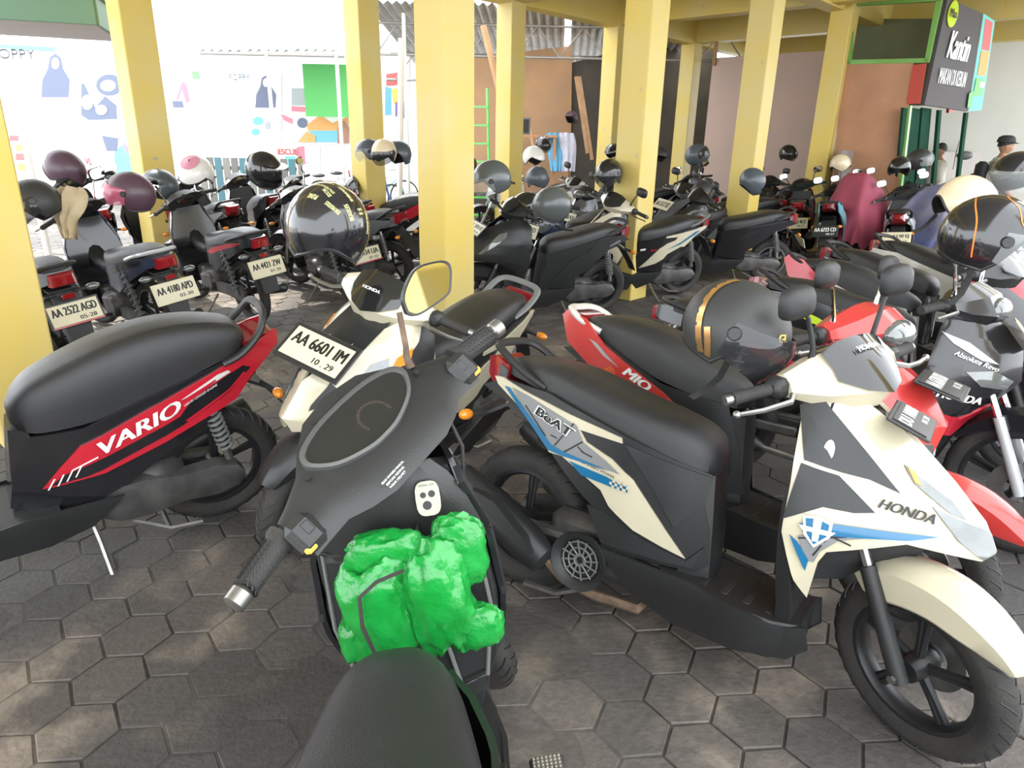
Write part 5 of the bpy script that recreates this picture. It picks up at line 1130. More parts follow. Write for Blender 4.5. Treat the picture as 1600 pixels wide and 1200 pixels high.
# right background row, rears towards the aisle
for (u, v, d), l1, dk, cols, lab, a, tp in [
    ((1255, 322, 9.2), 'AA 3852 BCE', False, dict(body=M_dred, body2=M_black), 'dark red scooter with chrome mirrors beside the yellow pillar, white plate below its lamp', 1.15, 'far'),
    ((1302, 335, 8.4), 'AA 6723 CD', True, dict(body=M_lblue, body2=M_lblue, red=M_dred), 'pale blue scooter with a black number plate', 1.05, 'farm'),
    ((1346, 322, 9.0), 'AA 6209 YJ', False, dict(body=M_redp, body2=M_black), 'red scooter with plain white plate beside the pale blue scooter', 1.15, 'far'),
    ((1414, 350, 7.9), 'AA 5120 EJ', False, dict(body=M_sil, body2=M_mgrey), 'silver grey scooter with a framed plate and muddy rear guard', 1.05, 'far'),
    ((1442, 325, 9.0), 'B 2474', False, dict(body=M_black, body2=M_black), 'black scooter with yellow sided mirror next to the silver grey one', 1.2, 'farm')]:
    r = place(TPL[tp], 'scooter', lab, by_depth(u, v, d, -.30, a, .1), cols, steer=.35)
    plate(r, REARM @ Matrix.Translation((0, 0, .02)), l1, '08.27', w_=.27, h=.12, dark=dk, frame=dk)
# near right group, parallel with the white and blue scooter
r = place(TPL['far'], 'scooter', 'black scooter with lime yellow stripes behind the red scooter', (1.51, 3.84, -.62, .15), dict(body=M_black, body2=M_black), steer=-.2)
for s in (-1, 1):
    for poly in ([(-.10, .745), (.02, .72), (.22, .655), (.34, .60), (.2, .62), (.03, .68)], [(.30, .58), (.40, .55), (.50, .46), (.42, .48)]): new_obj('lime_decal', patch(MB(), poly, W_BODY, s, .010, 0, .1).mesh('lime_decal', 30), M_lime, r)
r = place(TPL['farm'], 'scooter', 'red and white scooter with black grab rail, tucked behind the lime striped one', (1.80, 4.30, -.64, .15), dict(body=M_redp, body2=M_wpaint), steer=-.2)
r = place(TPL['far'], 'scooter', 'black scooter with gold stripes and silver tail', (2.40, 5.10, -1.0, .12), dict(body=M_navy, body2=M_black), steer=-.2)
for s in (-1, 1):
    for poly in ([(.15, .665), (.30, .625), (.38, .58), (.24, .62)], [(.40, .56), (.48, .52), (.56, .44), (.46, .50)], [(.95, .72), (1.05, .74), (1.12, .70), (1.0, .68)]):
        new_obj('gold_decal', patch(MB(), poly, W_BODY if poly[0][0] < .8 else W_APR, s, .010, 0, .1).mesh('gold_decal', 30), M_gold, r)
    new_obj('silver_decal', patch(MB(), [(-.13, .765), (.0, .745), (.05, .72), (-.08, .735)], W_BODY, s, .010, 0, .1).mesh('silver_decal', 30), M_sil, r)
# motorcycle at the right with a helmet on its bar
TPL['revo'] = cub(dict(apron=[('front_apron', [(.875, .95), (.95, .975), (1.06, .90), (1.13, .82), (1.15, .70), (1.05, .56), (.97, .42), (.94, .33), (.87, .30), (.84, .50), (.83, .70), (.845, .88)], 'body', 0), ('apron_panel', [(.86, .56), (.98, .52), (1.08, .60), (1.06, .57), (.96, .44), (.87, .46)], 'accent', .004), ('apron_stripe', [(.85, .86), (.95, .83), (1.06, .76), (1.0, .77), (.90, .82)], 'stripe', .005)],
    lamps=[([(.96, .72), (1.05, .735), (1.12, .70), (1.10, .665), (1.02, .67)], 'clear')]))
DEF['stripe'] = M_silver
RV = (1.0, 3.15, -.60, .14)
r = place(TPL['revo'], 'motorcycle', 'glossy black motorcycle with white maker name and red trim on its front shield', RV, dict(body=M_black, accent=M_redp, fork=M_sil, cowl=M_black), steer=-.25)
W_REV = mk_wapron(((.2, .86), (.35, .86), (.6, .83), (.98, .90)), ((.2, .92), (.35, .94), (.5, 1.0), (.68, 1.15), (.80, 1.14), (.98, 1.0)), ((.2, .12), (.35, .16), (.55, .205), (.75, .20), (.98, .12)), 1.5)
for s in (-1, 1):
    text_side('HONDA', (.965, .615), .15, .032, .12 * s, W_REV, s, .008, M_winkm, r, bold=.002)
    text_side('Absolute Revo', (.99, .765), .16, .018, .30 * s, W_REV, s, .008, M_winkm, r, bold=.0005)
plate(r, facing((1.10, 0, .87), (.75, 0, .65)) @ Matrix.Translation((0, 0, .03)), 'AA 4525 PE', '', w_=.22, h=.10, frame=False)
r = place(TPL['farv'], 'scooter', 'white fronted scooter under the cream helmet', (3.0, 5.6, -1.1, .12), dict(body=M_wpaint, body2=M_wpaint, cowl=M_black), steer=-.1)
# cloth covered bikes by the canteen
# ================================================================ helmets
RX, RYY, RZ = .150, .128, .138
def sstep(a, b, x): t = clamp((x - a) / (b - a)); return t * t * (3 - 2 * t)
def helm_low(az, kind):
    d = abs((az + PI) % (2 * PI) - PI)
    if kind == 'full':
        return R(-52)
    f = R(12) if kind == 'open' else R(6)
    return f + (R(-46) - f) * sstep(R(62), R(92), d) + R(8) * sstep(R(130), R(180), d)
def hp(az, ph, k=1.0): return Vector((RX * k * math.cos(ph) * math.cos(az), RYY * k * math.cos(ph) * math.sin(az), RZ * k * math.sin(ph)))
HM = {}
def helm_mesh(kind):
    if kind in HM: return HM[kind]
    n, m_ = 40, 12; d = {}
    mb = MB(); vs = []; fs = []
    rows = m_ + 1
    for j in range(n):
        az = 2 * PI * j / n; lo = helm_low(az, kind)
        for i in range(rows): vs.append(hp(az, PI / 2 + (lo - PI / 2) * i / m_))
    for j in range(n):
        for i in range(m_): fs.append((j * rows + i, j * rows + i + 1, ((j + 1) % n) * rows + i + 1, ((j + 1) % n) * rows + i))
    mb.add(vs, fs)
    d['shell'] = mb.mesh('shell', 50)
    mb = MB(); rings = []
    for j in range(n):
        az = 2 * PI * j / n; lo = helm_low(az, kind)
        rings.append([hp(az, lo, 1.0), hp(az, lo - .03, .985), hp(az, lo, .90), hp(az, lo + .25, .86), hp(az, lo + .7, .84)])
    mb.loft(rings, loop=True, closed=False)
    d['liner'] = mb.mesh('liner', 50)
    d['trim'] = MB().tube([hp(2 * PI * j / n, helm_low(2 * PI * j / n, kind), 1.004) for j in range(n)], .0055, 6, closed=True).mesh('trim')
    mb = MB(); rings = []
    for j in range(19):
        az = R(-88 + 176 * j / 18); e = math.cos(az) * .10 + 1.035
        rings.append([hp(az, R(24) - abs(az) * .12, e - .05 * math.cos(az)), hp(az, R(8), e), hp(az, R(-10), e + .01), hp(az, R(-40) + abs(az) * .16, e)])
    mb.loft(rings, closed=False); d['visor'] = mb.mesh('visor', 60)
    mb = MB()
    if kind == 'full':
        pass
    for s in (-1, 1):
        d['pivot%d' % s] = MB().lathe([(.001, .008), (.016, .008), (.019, .003), (.019, -.004)], 14, Matrix.Translation(hp(s * R(84), R(2), 1.02)) @ Matrix.Rotation(-s * PI / 2, 4, 'X')).mesh('visor_pivot')
    d['strap'] = MB().loft([[p + Vector((-.010, 0, 0)), p + Vector((.010, 0, 0)), p + Vector((.010, .003, 0)), p + Vector((-.010, .003, 0))] for p in (Vector((.02, .105, -.09)), Vector((.03, .085, -.15)), Vector((.02, .05, -.20)), Vector((.0, .03, -.24)))]).mesh('strap')
    mb = MB(); rings = []
    if kind == 'full':
        for j in range(25):
            az = R(-115 + 230 * j / 24); f = 1.0 + .14 * math.cos(az) if abs(az) < PI / 2 else 1.0
            rings.append([hp(az, R(-14), f), hp(az, R(-30), f * 1.06), hp(az, R(-52), f * 1.03), hp(az, R(-52), f * .9), hp(az, R(-20), f * .92)])
        mb.loft(rings); d['chin'] = mb.mesh('chin_bar', 50)
        mb = MB(); rr = []
        for j in range(13):
            az = R(-55 + 110 * j / 12); rr.append([hp(az, R(34), 1.0), hp(az, R(26), 1.0 + .42 * math.cos(az)), hp(az, R(23), 1.0 + .42 * math.cos(az)), hp(az, R(26), 1.0)])
        mb.loft(rr); d['peak'] = mb.mesh('peak', 40)
    HM[kind] = d; return d
def helmet(label, u, v, d, face, up, m_, kind='open', visor=None, scale=1.0, strap=False, chin=False, peak=False, group=None):
    f = Vector(face).normalized(); z = Vector(up); y = z.cross(f).normalized(); z = f.cross(y)
    M = Matrix((f, y, z)).transposed().to_4x4(); M.translation = at_depth(u, v, d)
    M = M @ Matrix.Scale(scale, 4)
    h = thing('helmet', label, 'helmet', M, group); D = helm_mesh(kind)
    sh_ = new_obj('shell', D['shell'], m_, h); new_obj('liner', D['liner'], M_ink, h); new_obj('trim', D['trim'], M_plateb, h)
    if visor: new_obj('visor', D['visor'], visor, h)
    for s in ((-1, 1) if visor else ()): new_obj('visor_pivot', D['pivot%d' % s], M_plateb, h)
    if strap: new_obj('strap', D['strap'], M_tire, h)
    if chin and 'chin' in D: new_obj('chin_bar', D['chin'], m_, h)
    if peak and 'peak' in D: new_obj('peak', D['peak'], m_, h)
    return h
def on_shell(h, body, az, ph, wid, hei, roll, m_, k=1.006, name='lettering', bold=.001):
    vs, fs = text_mesh(body); c = hp(az, ph, k); nrm = c.normalized()
    ex = Vector((0, 0, 1)).cross(nrm).normalized(); ey = nrm.cross(ex)
    mb = MB()
    for dx in ((-bold, bold) if bold else (0,)):
        pts = []
        for x, y in vs:
            tx, ty = x * wid + dx, y * hei; lx, ly = tx * math.cos(roll) - ty * math.sin(roll), tx * math.sin(roll) + ty * math.cos(roll)
            p = c + ex * lx + ey * ly
            q = Vector((p.x / RX, p.y / RYY, p.z / RZ)).normalized() * k
            pts.append((q.x * RX, q.y * RYY, q.z * RZ))
        mb.add(pts, fs)
    new_obj(name, mb.mesh(name, 0, fix=False), m_, h)
def band(h, pts, wd, m_, name='stripe', k=1.004):
    """ribbon over the shell through (az,ph) degrees"""
    mb = MB(); st_ = cubic([(R(a), R(b)) for a, b in pts], 5); rr = []
    for i, (a, b) in enumerate(st_):
        a2, b2 = st_[min(i + 1, len(st_) - 1)]; a1, b1 = st_[max(i - 1, 0)]
        c = hp(a, b, k); t = (hp(a2, b2) - hp(a1, b1)).normalized(); s = c.normalized().cross(t).normalized() * wd
        rr.append([c + s, c, c - s])
    mb.loft(rr, closed=False); new_obj(name, mb.mesh(name, 60), m_, h)
M_hblk = mat('gloss_black_helmet', (.014, .014, .016), .16, coat=.7); M_hmat = mat('matt_black_helmet', (.035, .035, .034), .48, var=.1)
M_hgrey = mat('satin_grey_helmet', (.085, .095, .095), .3, coat=.3); M_hblue = mat('slate_helmet', (.075, .09, .105), .35, coat=.2); M_hwh = mat('white_helmet', (.78, .77, .73), .25, coat=.5); M_hcream = mat('cream_helmet', (.72, .60, .40), .3, coat=.5)
M_hplum = mat('plum_helmet', (.09, .05, .07), .35); M_hpink = mat('pink_helmet', (.60, .25, .32), .35); M_goldf = mat('gold_foil', (.70, .40, .16), .25, metal=.8); M_gl = mat('gold_print', (.75, .52, .12), .4); M_stk = mat('yellow_print', (.62, .60, .28), .5); M_horg = mat('orange_line', (.8, .22, .04), .4)
M_pinkv = mat('pink_visor', (.55, .12, .20), .08, alpha=.8)
# large black helmet over the handlebar of the white and blue scooter
h = helmet('matt black helmet with gold side stripe and smoked visor on a white handlebar', 1150, 515, 1.93, (.80, -.48, -.42), (.40, .0, 1), M_hmat, 'open', M_smoke, 1.0, strap=True)
band(h, [(-150, 60), (-140, 30), (-128, 0), (-118, -22), (-108, -40)], .012, M_goldf)
band(h, [(-112, -8), (-104, -22), (-97, -40)], .010, M_goldf)
on_shell(h, 'GL', R(-30), R(22), .034, .022, .25, M_gl, bold=.002)
# sticker covered helmet hung on the white scooter that faces the camera
h = helmet('gloss black helmet covered in yellow stickers, hung on the white scooter that shows its plate', 512, 356, 2.28, (-.30, .88, -.28), (.05, .3, .95), M_hblk, 'open', None, 1.06)
for s_, az, ph, wd, hg, ro in (('MORFEM', 150, 52, .045, .010, 2.9), ('RAMONES', 168, 60, .045, .010, 2.9), ('SOCIAL', 172, 36, .04, .012, 2.2), ('TOTAL CHAOS', 176, 42, .045, .010, 2.3), ('SHIRANOI', 206, 40, .06, .014, 2.1), ('SEX PISTOLS', 182, 14, .05, .014, 2.5), ('BEATLES', 205, 12, .05, .016, 2.0), ('DIAMOND', 243, 8, .07, .018, 1.7), ('PUNK', 152, 28, .032, .018, 2.8), ('* *', 226, 18, .02, .03, 1.9)):
    on_shell(h, s_, R(az), R(ph), wd, hg, ro, M_stk, bold=.0012)
# glossy helmet with orange lines
h = helmet('glossy black helmet with thin orange lines and clear visor on the right motorcycle', 1546, 372, 2.50, (.80, -.28, -.22), (.2, -.05, 1), M_hblk, 'open', M_visor, 1.10, strap=True)
for q in ([(-172, 50), (-150, 40), (-125, 15), (-112, -30)], [(-120, 75), (-85, 55), (-75, 30), (-60, 18)]): band(h, q, .0025, M_horg, 'orange_line')
h = helmet('cream white helmet with black rim over the white fronted scooter', 1508, 322, 3.55, (.55, .1, -.75), (.75, -.1, .5), M_hcream, 'open', None, 1.06, strap=True)
h = helmet('glossy black helmet with bright visor at the far right edge', 1588, 274, 4.4, (-.85, -.3, -.2), (-.1, 0, 1), M_hblk, 'open', M_visor, 1.06)
# middle group
helmet('matt dark grey helmet with open clear visor above the nose of the matt black scooter', 768, 280, 5.5, (-.85, -.1, -.35), (-.25, -.1, 1), M_hgrey, 'open', M_visor, 1.06, strap=True)
helmet('satin grey helmet with a small red mark, in front of a glossy black one', 862, 322, 5.6, (-.7, .5, -.55), (-.3, -.5, .9), M_hgrey, 'open', None, 1.12, strap=True)
helmet('glossy black helmet squeezed behind the satin grey one', 822, 326, 6.2, (-.7, -.2, -.4), (-.3, -.1, 1), M_hblk, 'open', None, 1.05)
helmet('slate grey helmet below the white one', 840, 279, 8.0, (.4, .8, -.2), (0, 0, 1), M_hblue, 'open', None, 1.03)
helmet('plain white open helmet with chin strap buckle', 834, 246, 8.9, (.5, -.5, -.35), (.1, 0, 1), M_hwh, 'open', None, 1.03)
helmet('black helmet with red trim behind the white one', 848, 226, 11.5, (.4, -.7, -.2), (0, 0, 1), M_hblk, 'open', M_smoke)
helmet('glossy black helmet perched on a chrome lever in front of the tall yellow pillar', 952, 271, 6.75, (-.6, -.6, -.3), (-.1, 0, 1), M_hblk, 'open', M_smoke, 1.0)
helmet('striped black helmet half hidden by the tall yellow pillar', 958, 238, 11.2, (-.6, -.6, -.3), (0, 0, 1), M_hblk, 'open', None)
helmet('dull black helmet behind the right side of the tall pillar', 1030, 243, 10.5, (.5, -.6, -.2), (0, 0, 1), M_hmat, 'open', None)
helmet('upturned silver and black full face helmet on the motorcycle by the plywood wall', 1088, 242, 9.2, (.85, -.1, .45), (-.35, 0, .9), M_hblue, 'full', M_smoke, 1.0, strap=True, chin=True)
helmet('matt black helmet lying on the seat of the dark grey scooter', 1098, 302, 8.0, (.8, .5, -.2), (0, 0, 1), M_hmat, 'open', None)
helmet('grey full face helmet with a red mark hanging on the yellow pillar side', 1176, 282, 7.9, (.75, -.2, -.5), (.5, 0, .85), M_hblue, 'full', None, 1.0, chin=True)
helmet('black helmet with a round mirror glint on the scooter by the plywood wall', 1231, 240, 11.0, (.3, -.9, -.1), (0, 0, 1), M_hblk, 'open', M_smoke)
helmet('small cream helmet in front of the magenta cloth', 1313, 257, 9.8, (.7, .3, -.3), (.2, 0, 1), M_hcream, 'open', None)
helmet('black helmet with white and blue graphic beside the blue cloth', 1405, 262, 8.5, (-.4, -.7, -.2), (0, 0, 1), M_hblk, 'open', None)
helmet('dark helmet with raised clear visor on the blue cloth', 1436, 250, 8.8, (.8, -.4, .25), (-.3, 0, 1), M_hmat, 'open', M_visor, 1.0)
helmet('plum helmet hung on the distant storage wall', 893, 184, 14.6, (-.7, -.6, 0), (0, 0, 1), M_hplum, 'open', None)
# left group
helmet('dark matt helmet beside the nearest yellow pillar', 52, 318, 4.5, (-.6, -.6, -.4), (-.3, 0, 1), M_hmat, 'open', M_smoke, 1.1)
helmet('plum grey helmet tipped up above the beige cloth', 102, 265, 5.3, (.55, .2, -.8), (.8, 0, .5), M_hplum, 'open', None, 1.0)
helmet('matt helmet with a raised pink visor', 205, 302, 5.0, (-.85, -.2, .15), (.15, 0, 1), M_hplum, 'open', M_pinkv, 1.1, strap=True)
helmet('silver rimmed helmet with its opening towards the yard', 250, 290, 6.2, (-.8, -.55, .25), (.2, .3, 1), M_hblue, 'open', M_visor, 1.05)
helmet('small dark helmet behind two mirror ears', 230, 260, 8.0, (-.5, -.7, 0), (0, 0, 1), M_hblue, 'open', None)
h = helmet('white helmet with pink crown and thin black lines', 307, 272, 5.9, (-.1, -.75, -.65), (0, -.35, .7), M_hwh, 'open', None, 1.08, strap=True)
band(h, [(a, 75) for a in range(-180, 181, 30)], .042, M_hpink); band(h, [(a, 62) for a in range(-100, 101, 20)], .0016, M_ink)
helmet('black off road helmet with chin bar and peak pointing down', 412, 264, 5.7, (.75, -.35, -.35), (.2, -.2, 1), M_hblk, 'full', None, 1.06, chin=True, peak=True)
helmet('dark helmet with visor next to the yard post', 576, 236, 7.4, (-.8, -.3, -.2), (0, 0, 1), M_hblue, 'open', M_visor, .92)
helmet('cream helmet with amber visor between two dark ones', 600, 238, 7.3, (-.3, -.85, -.3), (0, 0, 1), M_hcream, 'open', M_smoke)
helmet('slate helmet just left of the main pillar', 622, 241, 7.6, (-.6, -.6, -.2), (0, 0, 1), M_hblue, 'open', None, 1.05)
helmet('dark helmet just right of the main pillar', 728, 258, 9.0, (-.7, -.5, -.2), (0, 0, 1), M_hmat, 'open', None)
# ================================================================ canteen
cs = Wall((5.50, 10.25), (.77, .64))
sg = thing('canteen_sign', 'dark grey hanging canteen sign with white outlined lettering and food pictures', 'sign', cs.M @ Matrix.Translation((0, 0, 1.7)))
def cadd(name, pts, m_, k, th=.004, raw=False):
    q = [cs.at(*p) for p in pts]; q = [(a, b - 1.7) for a, b in q]
    return new_obj(name, MB().prism(q, 'y', -(.02 + .004 * k + th), -(.02 + .004 * k)).mesh(name, 0), m_, sg)
M_sg = flatm('charcoal_vinyl', (.085, .075, .075))
cadd('sign_board', [(1472, -2), (1527, 22), (1504, 174), (1436, 164)], M_sg, 0, .05)
def ctext(s, c, wd, hg, m_, k=16, bold=.01, shear=0):
    a, b = cs.at(*c); text_flat(s, wd, hg, m_, sg, Matrix.Translation((a, -(.03 + .004 * k), b - 1.7)) @ Matrix.Rotation(PI / 2, 4, 'X'), bold=bold, shear=shear)
ctext('Kantin', (1489, 74), .72, .34, M_winkm, 16, .014, .15)
ctext('MAKAN DI KEBUN', (1478, 122), .95, .20, M_winkm, 16, .003)
a, b = cs.at(1478, 23)
lg = new_obj('round_logo', MB().prism([(a + .16 * math.cos(t * PI / 12), b - 1.7 + .16 * math.sin(t * PI / 12)) for t in range(24)], 'y', -.09, -.08).mesh('round_logo', 0), M_lime, sg)
ctext('Mas', (1478, 22), .22, .10, M_ink, 18, .006)
for k, (pts, m_) in enumerate([([(1527, 22), (1545, 34), (1525, 172), (1504, 174)], C_teal), ([(1530, 30), (1541, 36), (1536, 80), (1524, 78)], C_red), ([(1523, 80), (1536, 82), (1530, 120), (1517, 118)], C_or), ([(1515, 122), (1528, 124), (1524, 150), (1510, 150)], C_gr), ([(1521, 128), (1528, 129), (1526, 138), (1520, 137)], C_wh), ([(1503, 146), (1510, 142), (1506, 170), (1500, 168)], C_gr)]):
    cadd('picture_panel', pts, m_, k + 14)
cf_ = thing('canteen_stall', 'green framed canteen stall with red side boards and dark green sheets', 'stall', cs.M @ Matrix.Translation((0, 0, 0)))
def sadd(name, pts, m_, wall=cs, y0=0, y1=.04): 
    q = [wall.at(*p) for p in pts]
    o = new_obj(name, MB().prism(q, 'y', -y1, -y0).mesh(name, 0), m_); o.matrix_world = wall.M; o.parent = cf_; o.matrix_parent_inverse = (cs.M).inverted(); return o
for pts in ([(1327, 5), (1335, 3), (1330, 100), (1322, 100)], [(1464, -2), (1473, -4), (1452, 96), (1445, 97)], [(1326, 3), (1472, -5), (1471, 2), (1326, 10)], [(1322, 94), (1452, 91), (1451, 98), (1321, 101)]): sadd('window_frame', pts, M_green, wc, -.04, .03)
sadd('red_board', [(1427, 102), (1448, 99), (1438, 162), (1417, 163)], mat('red_board_paint', (.45, .05, .03), .5), wc, 0, .03)
sadd('red_board', [(1528, 130), (1540, 125), (1532, 172), (1522, 176)], mat('red_board_paint', (.45, .05, .03), .5), cs, -.4, -.36)
sadd('top_frame', [(1545, 36), (1560, 44), (1543, 122), (1538, 122), (1553, 48), (1542, 42)], M_green, cs, -.4, -.36)
sadd('post', [(1419, 165), (1422, 165), (1403, 330), (1400, 330)], M_green, cs, 0, .03)
for k in range(4): sadd('back_sheet', [(1455 + k * 16, 168), (1470 + k * 16, 170), (1455 + k * 16, 330), (1440 + k * 16, 330)], M_dgreen, cs, -1.35 - .02 * (k % 2), -1.32 - .02 * (k % 2))
sadd('post', [(1463, 172), (1467, 172), (1455, 330), (1450, 330)], M_dgreen, cs, 0, .04)
sadd('post', [(1505, 176), (1509, 176), (1490, 330), (1486, 330)], M_dgreen, cs, 0, .04)
for k in range(3):
    u0, u1 = 1420 + k * 15, 1434 + k * 15
    sadd('sheet', [(u0, 168), (u1, 170), (u1 - 15, 330), (u0 - 15, 330)], M_dgreen, cs, -.10 - .02 * (k % 2), -.07 - .02 * (k % 2))
tag(cs.poly('counter_trim', [(1395, 237), (1600, 240), (1600, 420), (1385, 420)], mat('beige_wall', (.33, .30, .27), .8, var=.1), -.75, -.70), kind='structure')
# upper window room seen through the canteen frame
tag(Wall(rowP[4] + UA * 1.6, UB).poly('wall_upper', [(1310, 30), (1480, 30), (1470, 165), (1310, 165)], mat('dim_green_wall', (.16, .18, .09), .8, var=.3, scale=1), 0, .05), kind='structure')
# electric fan on a stand
fn = thing('stand_fan', 'grey standing fan beside the canteen opening', 'fan', Matrix.Translation((at_depth(1508, 230, 11.2).x, at_depth(1508, 230, 11.2).y, 0)) @ Matrix.Rotation(2.6, 4, 'Z'))
new_obj('pole', MB().tube([(0, 0, 0), (0, 0, 1.35)], .02, 8).mesh('pole'), M_grey, fn); new_obj('base', MB().lathe([(.001, .03), (.12, .03), (.2, .0)], 20).mesh('base'), M_grey, fn)
fc = Matrix.Translation((.1, 0, 1.45)) @ Matrix.Rotation(PI / 2, 4, 'Y')
new_obj('motor', MB().ellip((-.02, 0, 1.45), (.12, .07, .07), 12, 8).mesh('motor'), M_grey, fn)
gg = MB()
for r_ in (.06, .12, .18, .22): gg.lathe([(r_ - .004, 0), (r_ + .004, 0), (r_, .008)], 24, fc, closed=True)
for i in range(16): gg.tube([fc @ Vector((.02 * math.cos(i * PI / 8), .02 * math.sin(i * PI / 8), .01)), fc @ Vector((.22 * math.cos(i * PI / 8), .22 * math.sin(i * PI / 8), 0))], .004, 4)
new_obj('cage', gg.mesh('cage'), M_grey, fn)
for i in range(3): new_obj('blade', MB().prism([(.03 * math.cos(a0 + i * 2.09), .03 * math.sin(a0 + i * 2.09)) for a0 in (0, .8)] + [(.19 * math.cos(a0 + i * 2.09), .19 * math.sin(a0 + i * 2.09)) for a0 in (.95, .3)], 'z', -.03, -.025, T=fc).mesh('blade', 0), M_mgrey, fn)
# ================================================================ people
M_skin = mat('skin', (.36, .19, .11), .55, sss=.1); M_hair = mat('black_hair', (.012, .010, .009), .6); M_shirt = mat('pale_shirt', (.62, .58, .50), .8, var=.1, scale=10, bump=.3, bscale=20); M_trous = mat('grey_trousers', (.10, .10, .11), .8); M_capm = mat('dark_cap', (.02, .02, .022), .7)
def skin_body(name, joints, edges, m_, parent, sub=2):
    me = bpy.data.meshes.new(name); me.from_pydata([j[:3] for j in joints], edges, [])
    o = bpy.data.objects.new(name, me); col.objects.link(o)
    md = o.modifiers.new('skin', 'SKIN'); md.use_smooth_shade = True
    sv = me.skin_vertices[0].data
    for k, j in enumerate(joints): sv[k].radius = (j[3], j[4] if len(j) > 4 else j[3]); sv[k].use_root = (k == 0)
    s2 = o.modifiers.new('sub', 'SUBSURF'); s2.levels = sub; s2.render_levels = sub
    bpy.context.view_layer.update()
    ev = o.evaluated_get(bpy.context.evaluated_depsgraph_get()); m2 = bpy.data.meshes.new_from_object(ev)
    bpy.data.objects.remove(o)
    r = new_obj(name, m2, m_, parent); m2.shade_smooth(); return r
def person(label, u, v, d, yaw, cap=False, bag=False, sc_=1.0, lean=0.0):
    p = at_depth(u, v, d)
    root = thing('person', label, 'person', Matrix.Translation((p.x, p.y, 0)) @ Matrix.Rotation(yaw, 4, 'Z') @ Matrix.Scale(sc_, 4))
    # facing local +x ; head centre at z 1.56
    J = [(0, 0, .95, .12), (0, 0, 1.10, .12), (.0, 0, 1.28, .125), (.0, 0, 1.38, .09), (.01, 0, 1.46, .055, .055), (.02, 0, 1.52, .06, .06),
         (0, .19, 1.36, .062), (.02, .23, 1.10, .048), (.16, .21, .92, .036), (.24, .19, .88, .03),
         (0, -.19, 1.36, .062), (.02, -.23, 1.10, .048), (.16, -.21, .92, .036), (.24, -.19, .88, .03),
         (0, .095, .88, .095), (.02, .10, .48, .065), (0, .10, .09, .045), (.10, .11, .04, .04), (0, -.095, .88, .095), (.02, -.10, .48, .065), (0, -.10, .09, .045), (.10, -.11, .04, .04)]
    E_ = [(0, 1), (1, 2), (2, 3), (3, 4), (4, 5), (3, 6), (6, 7), (7, 8), (8, 9), (3, 10), (10, 11), (11, 12), (12, 13), (0, 14), (14, 15), (15, 16), (16, 17), (0, 18), (18, 19), (19, 20), (20, 21)]
    body = skin_body('body', J, E_, M_skin, root)
    # clothes follow the body
    JS = [(0, 0, .90, .165), (0, 0, 1.10, .165), (0, 0, 1.28, .175), (0, 0, 1.385, .13), (0, 0, 1.445, .08), (0, .195, 1.365, .095), (.015, .228, 1.20, .085), (.02, .235, 1.06, .075), (0, -.195, 1.365, .095), (.015, -.228, 1.20, .085), (.02, -.235, 1.06, .075)]
    sh_ = skin_body('shirt', JS, [(0, 1), (1, 2), (2, 3), (3, 4), (3, 5), (5, 6), (6, 7), (3, 8), (8, 9), (9, 10)], M_shirt, root)
    JT = [(0, 0, .93, .15), (0, .095, .86, .105), (.02, .10, .48, .08), (0, .10, .12, .07), (0, -.095, .86, .105), (.02, -.10, .48, .08), (0, -.10, .12, .07)]
    skin_body('trousers', JT, [(0, 1), (1, 2), (2, 3), (0, 4), (4, 5), (5, 6)], M_trous, root)
    hd = MB(); n, m_ = 20, 14; vs = []; fs = []
    for i in range(m_ + 1):
        th = PI * i / m_; z = math.cos(th)
        for j in range(n):
            a = 2 * PI * j / n; rr = math.sin(th); fx = math.cos(a); 
            jaw = 1 - .25 * max(0, -z) ** 1.5
            x = .098 * rr * fx * jaw + (.012 if z < 0 and fx > 0 else 0) * rr; y = .075 * rr * math.sin(a) * jaw
            if fx > .93: x += .020 * math.exp(-((z + .12) / .14) ** 2) * (1 if abs(math.sin(a)) < .2 else .3); x -= .006 * math.exp(-((z - .12) / .1) ** 2)
            vs.append((x + .03, y, 1.60 + .118 * z))
    for i in range(m_):
        for j in range(n): fs.append((i * n + j, i * n + (j + 1) % n, (i + 1) * n + (j + 1) % n, (i + 1) * n + j))
    hd.add(vs, fs)
    for s in (-1, 1): hd.ellip((.02, s * .077, 1.59), (.018, .008, .03), 8, 6)
    ho = new_obj('head', hd.mesh('head', 60), M_skin, root)
    for s in (-1, 1): new_obj('eye', MB().ellip((.113, s * .028, 1.607), (.006, .012, .006), 8, 6).mesh('eye'), M_hair, ho)
    new_obj('mouth', MB().ellip((.118, 0, 1.54), (.006, .02, .004), 8, 4).mesh('mouth'), mat('lip', (.30, .10, .08), .5), ho)
    hr = MB(); hr.lathe([(.001, .125)] + [(.104 * math.sin(t), .125 * math.cos(t)) for t in (.3, .6, .9, 1.2, 1.5)] , 20, Matrix.Translation((.018, 0, 1.605)) @ Matrix.Rotation(-.25, 4, 'Y') @ Matrix.Diagonal((1.0, .82, 1, 1)))
    new_obj('hair', hr.mesh('hair', 60), M_hair, root)
    if cap:
        cp = MB().lathe([(.001, .135), (.06, .13), (.10, .105), (.118, .05), (.115, .035)], 22, Matrix.Translation((.015, 0, 1.62)) @ Matrix.Diagonal((1.05, .9, 1, 1)))
        cp.loft([[(.10, y, 1.66), (.19 - abs(y) * .5, y, 1.645), (.19 - abs(y) * .5, y, 1.638), (.10, y, 1.65)] for y in (-.08, -.04, 0, .04, .08)])
        new_obj('cap', cp.mesh('cap', 50), M_capm, root)
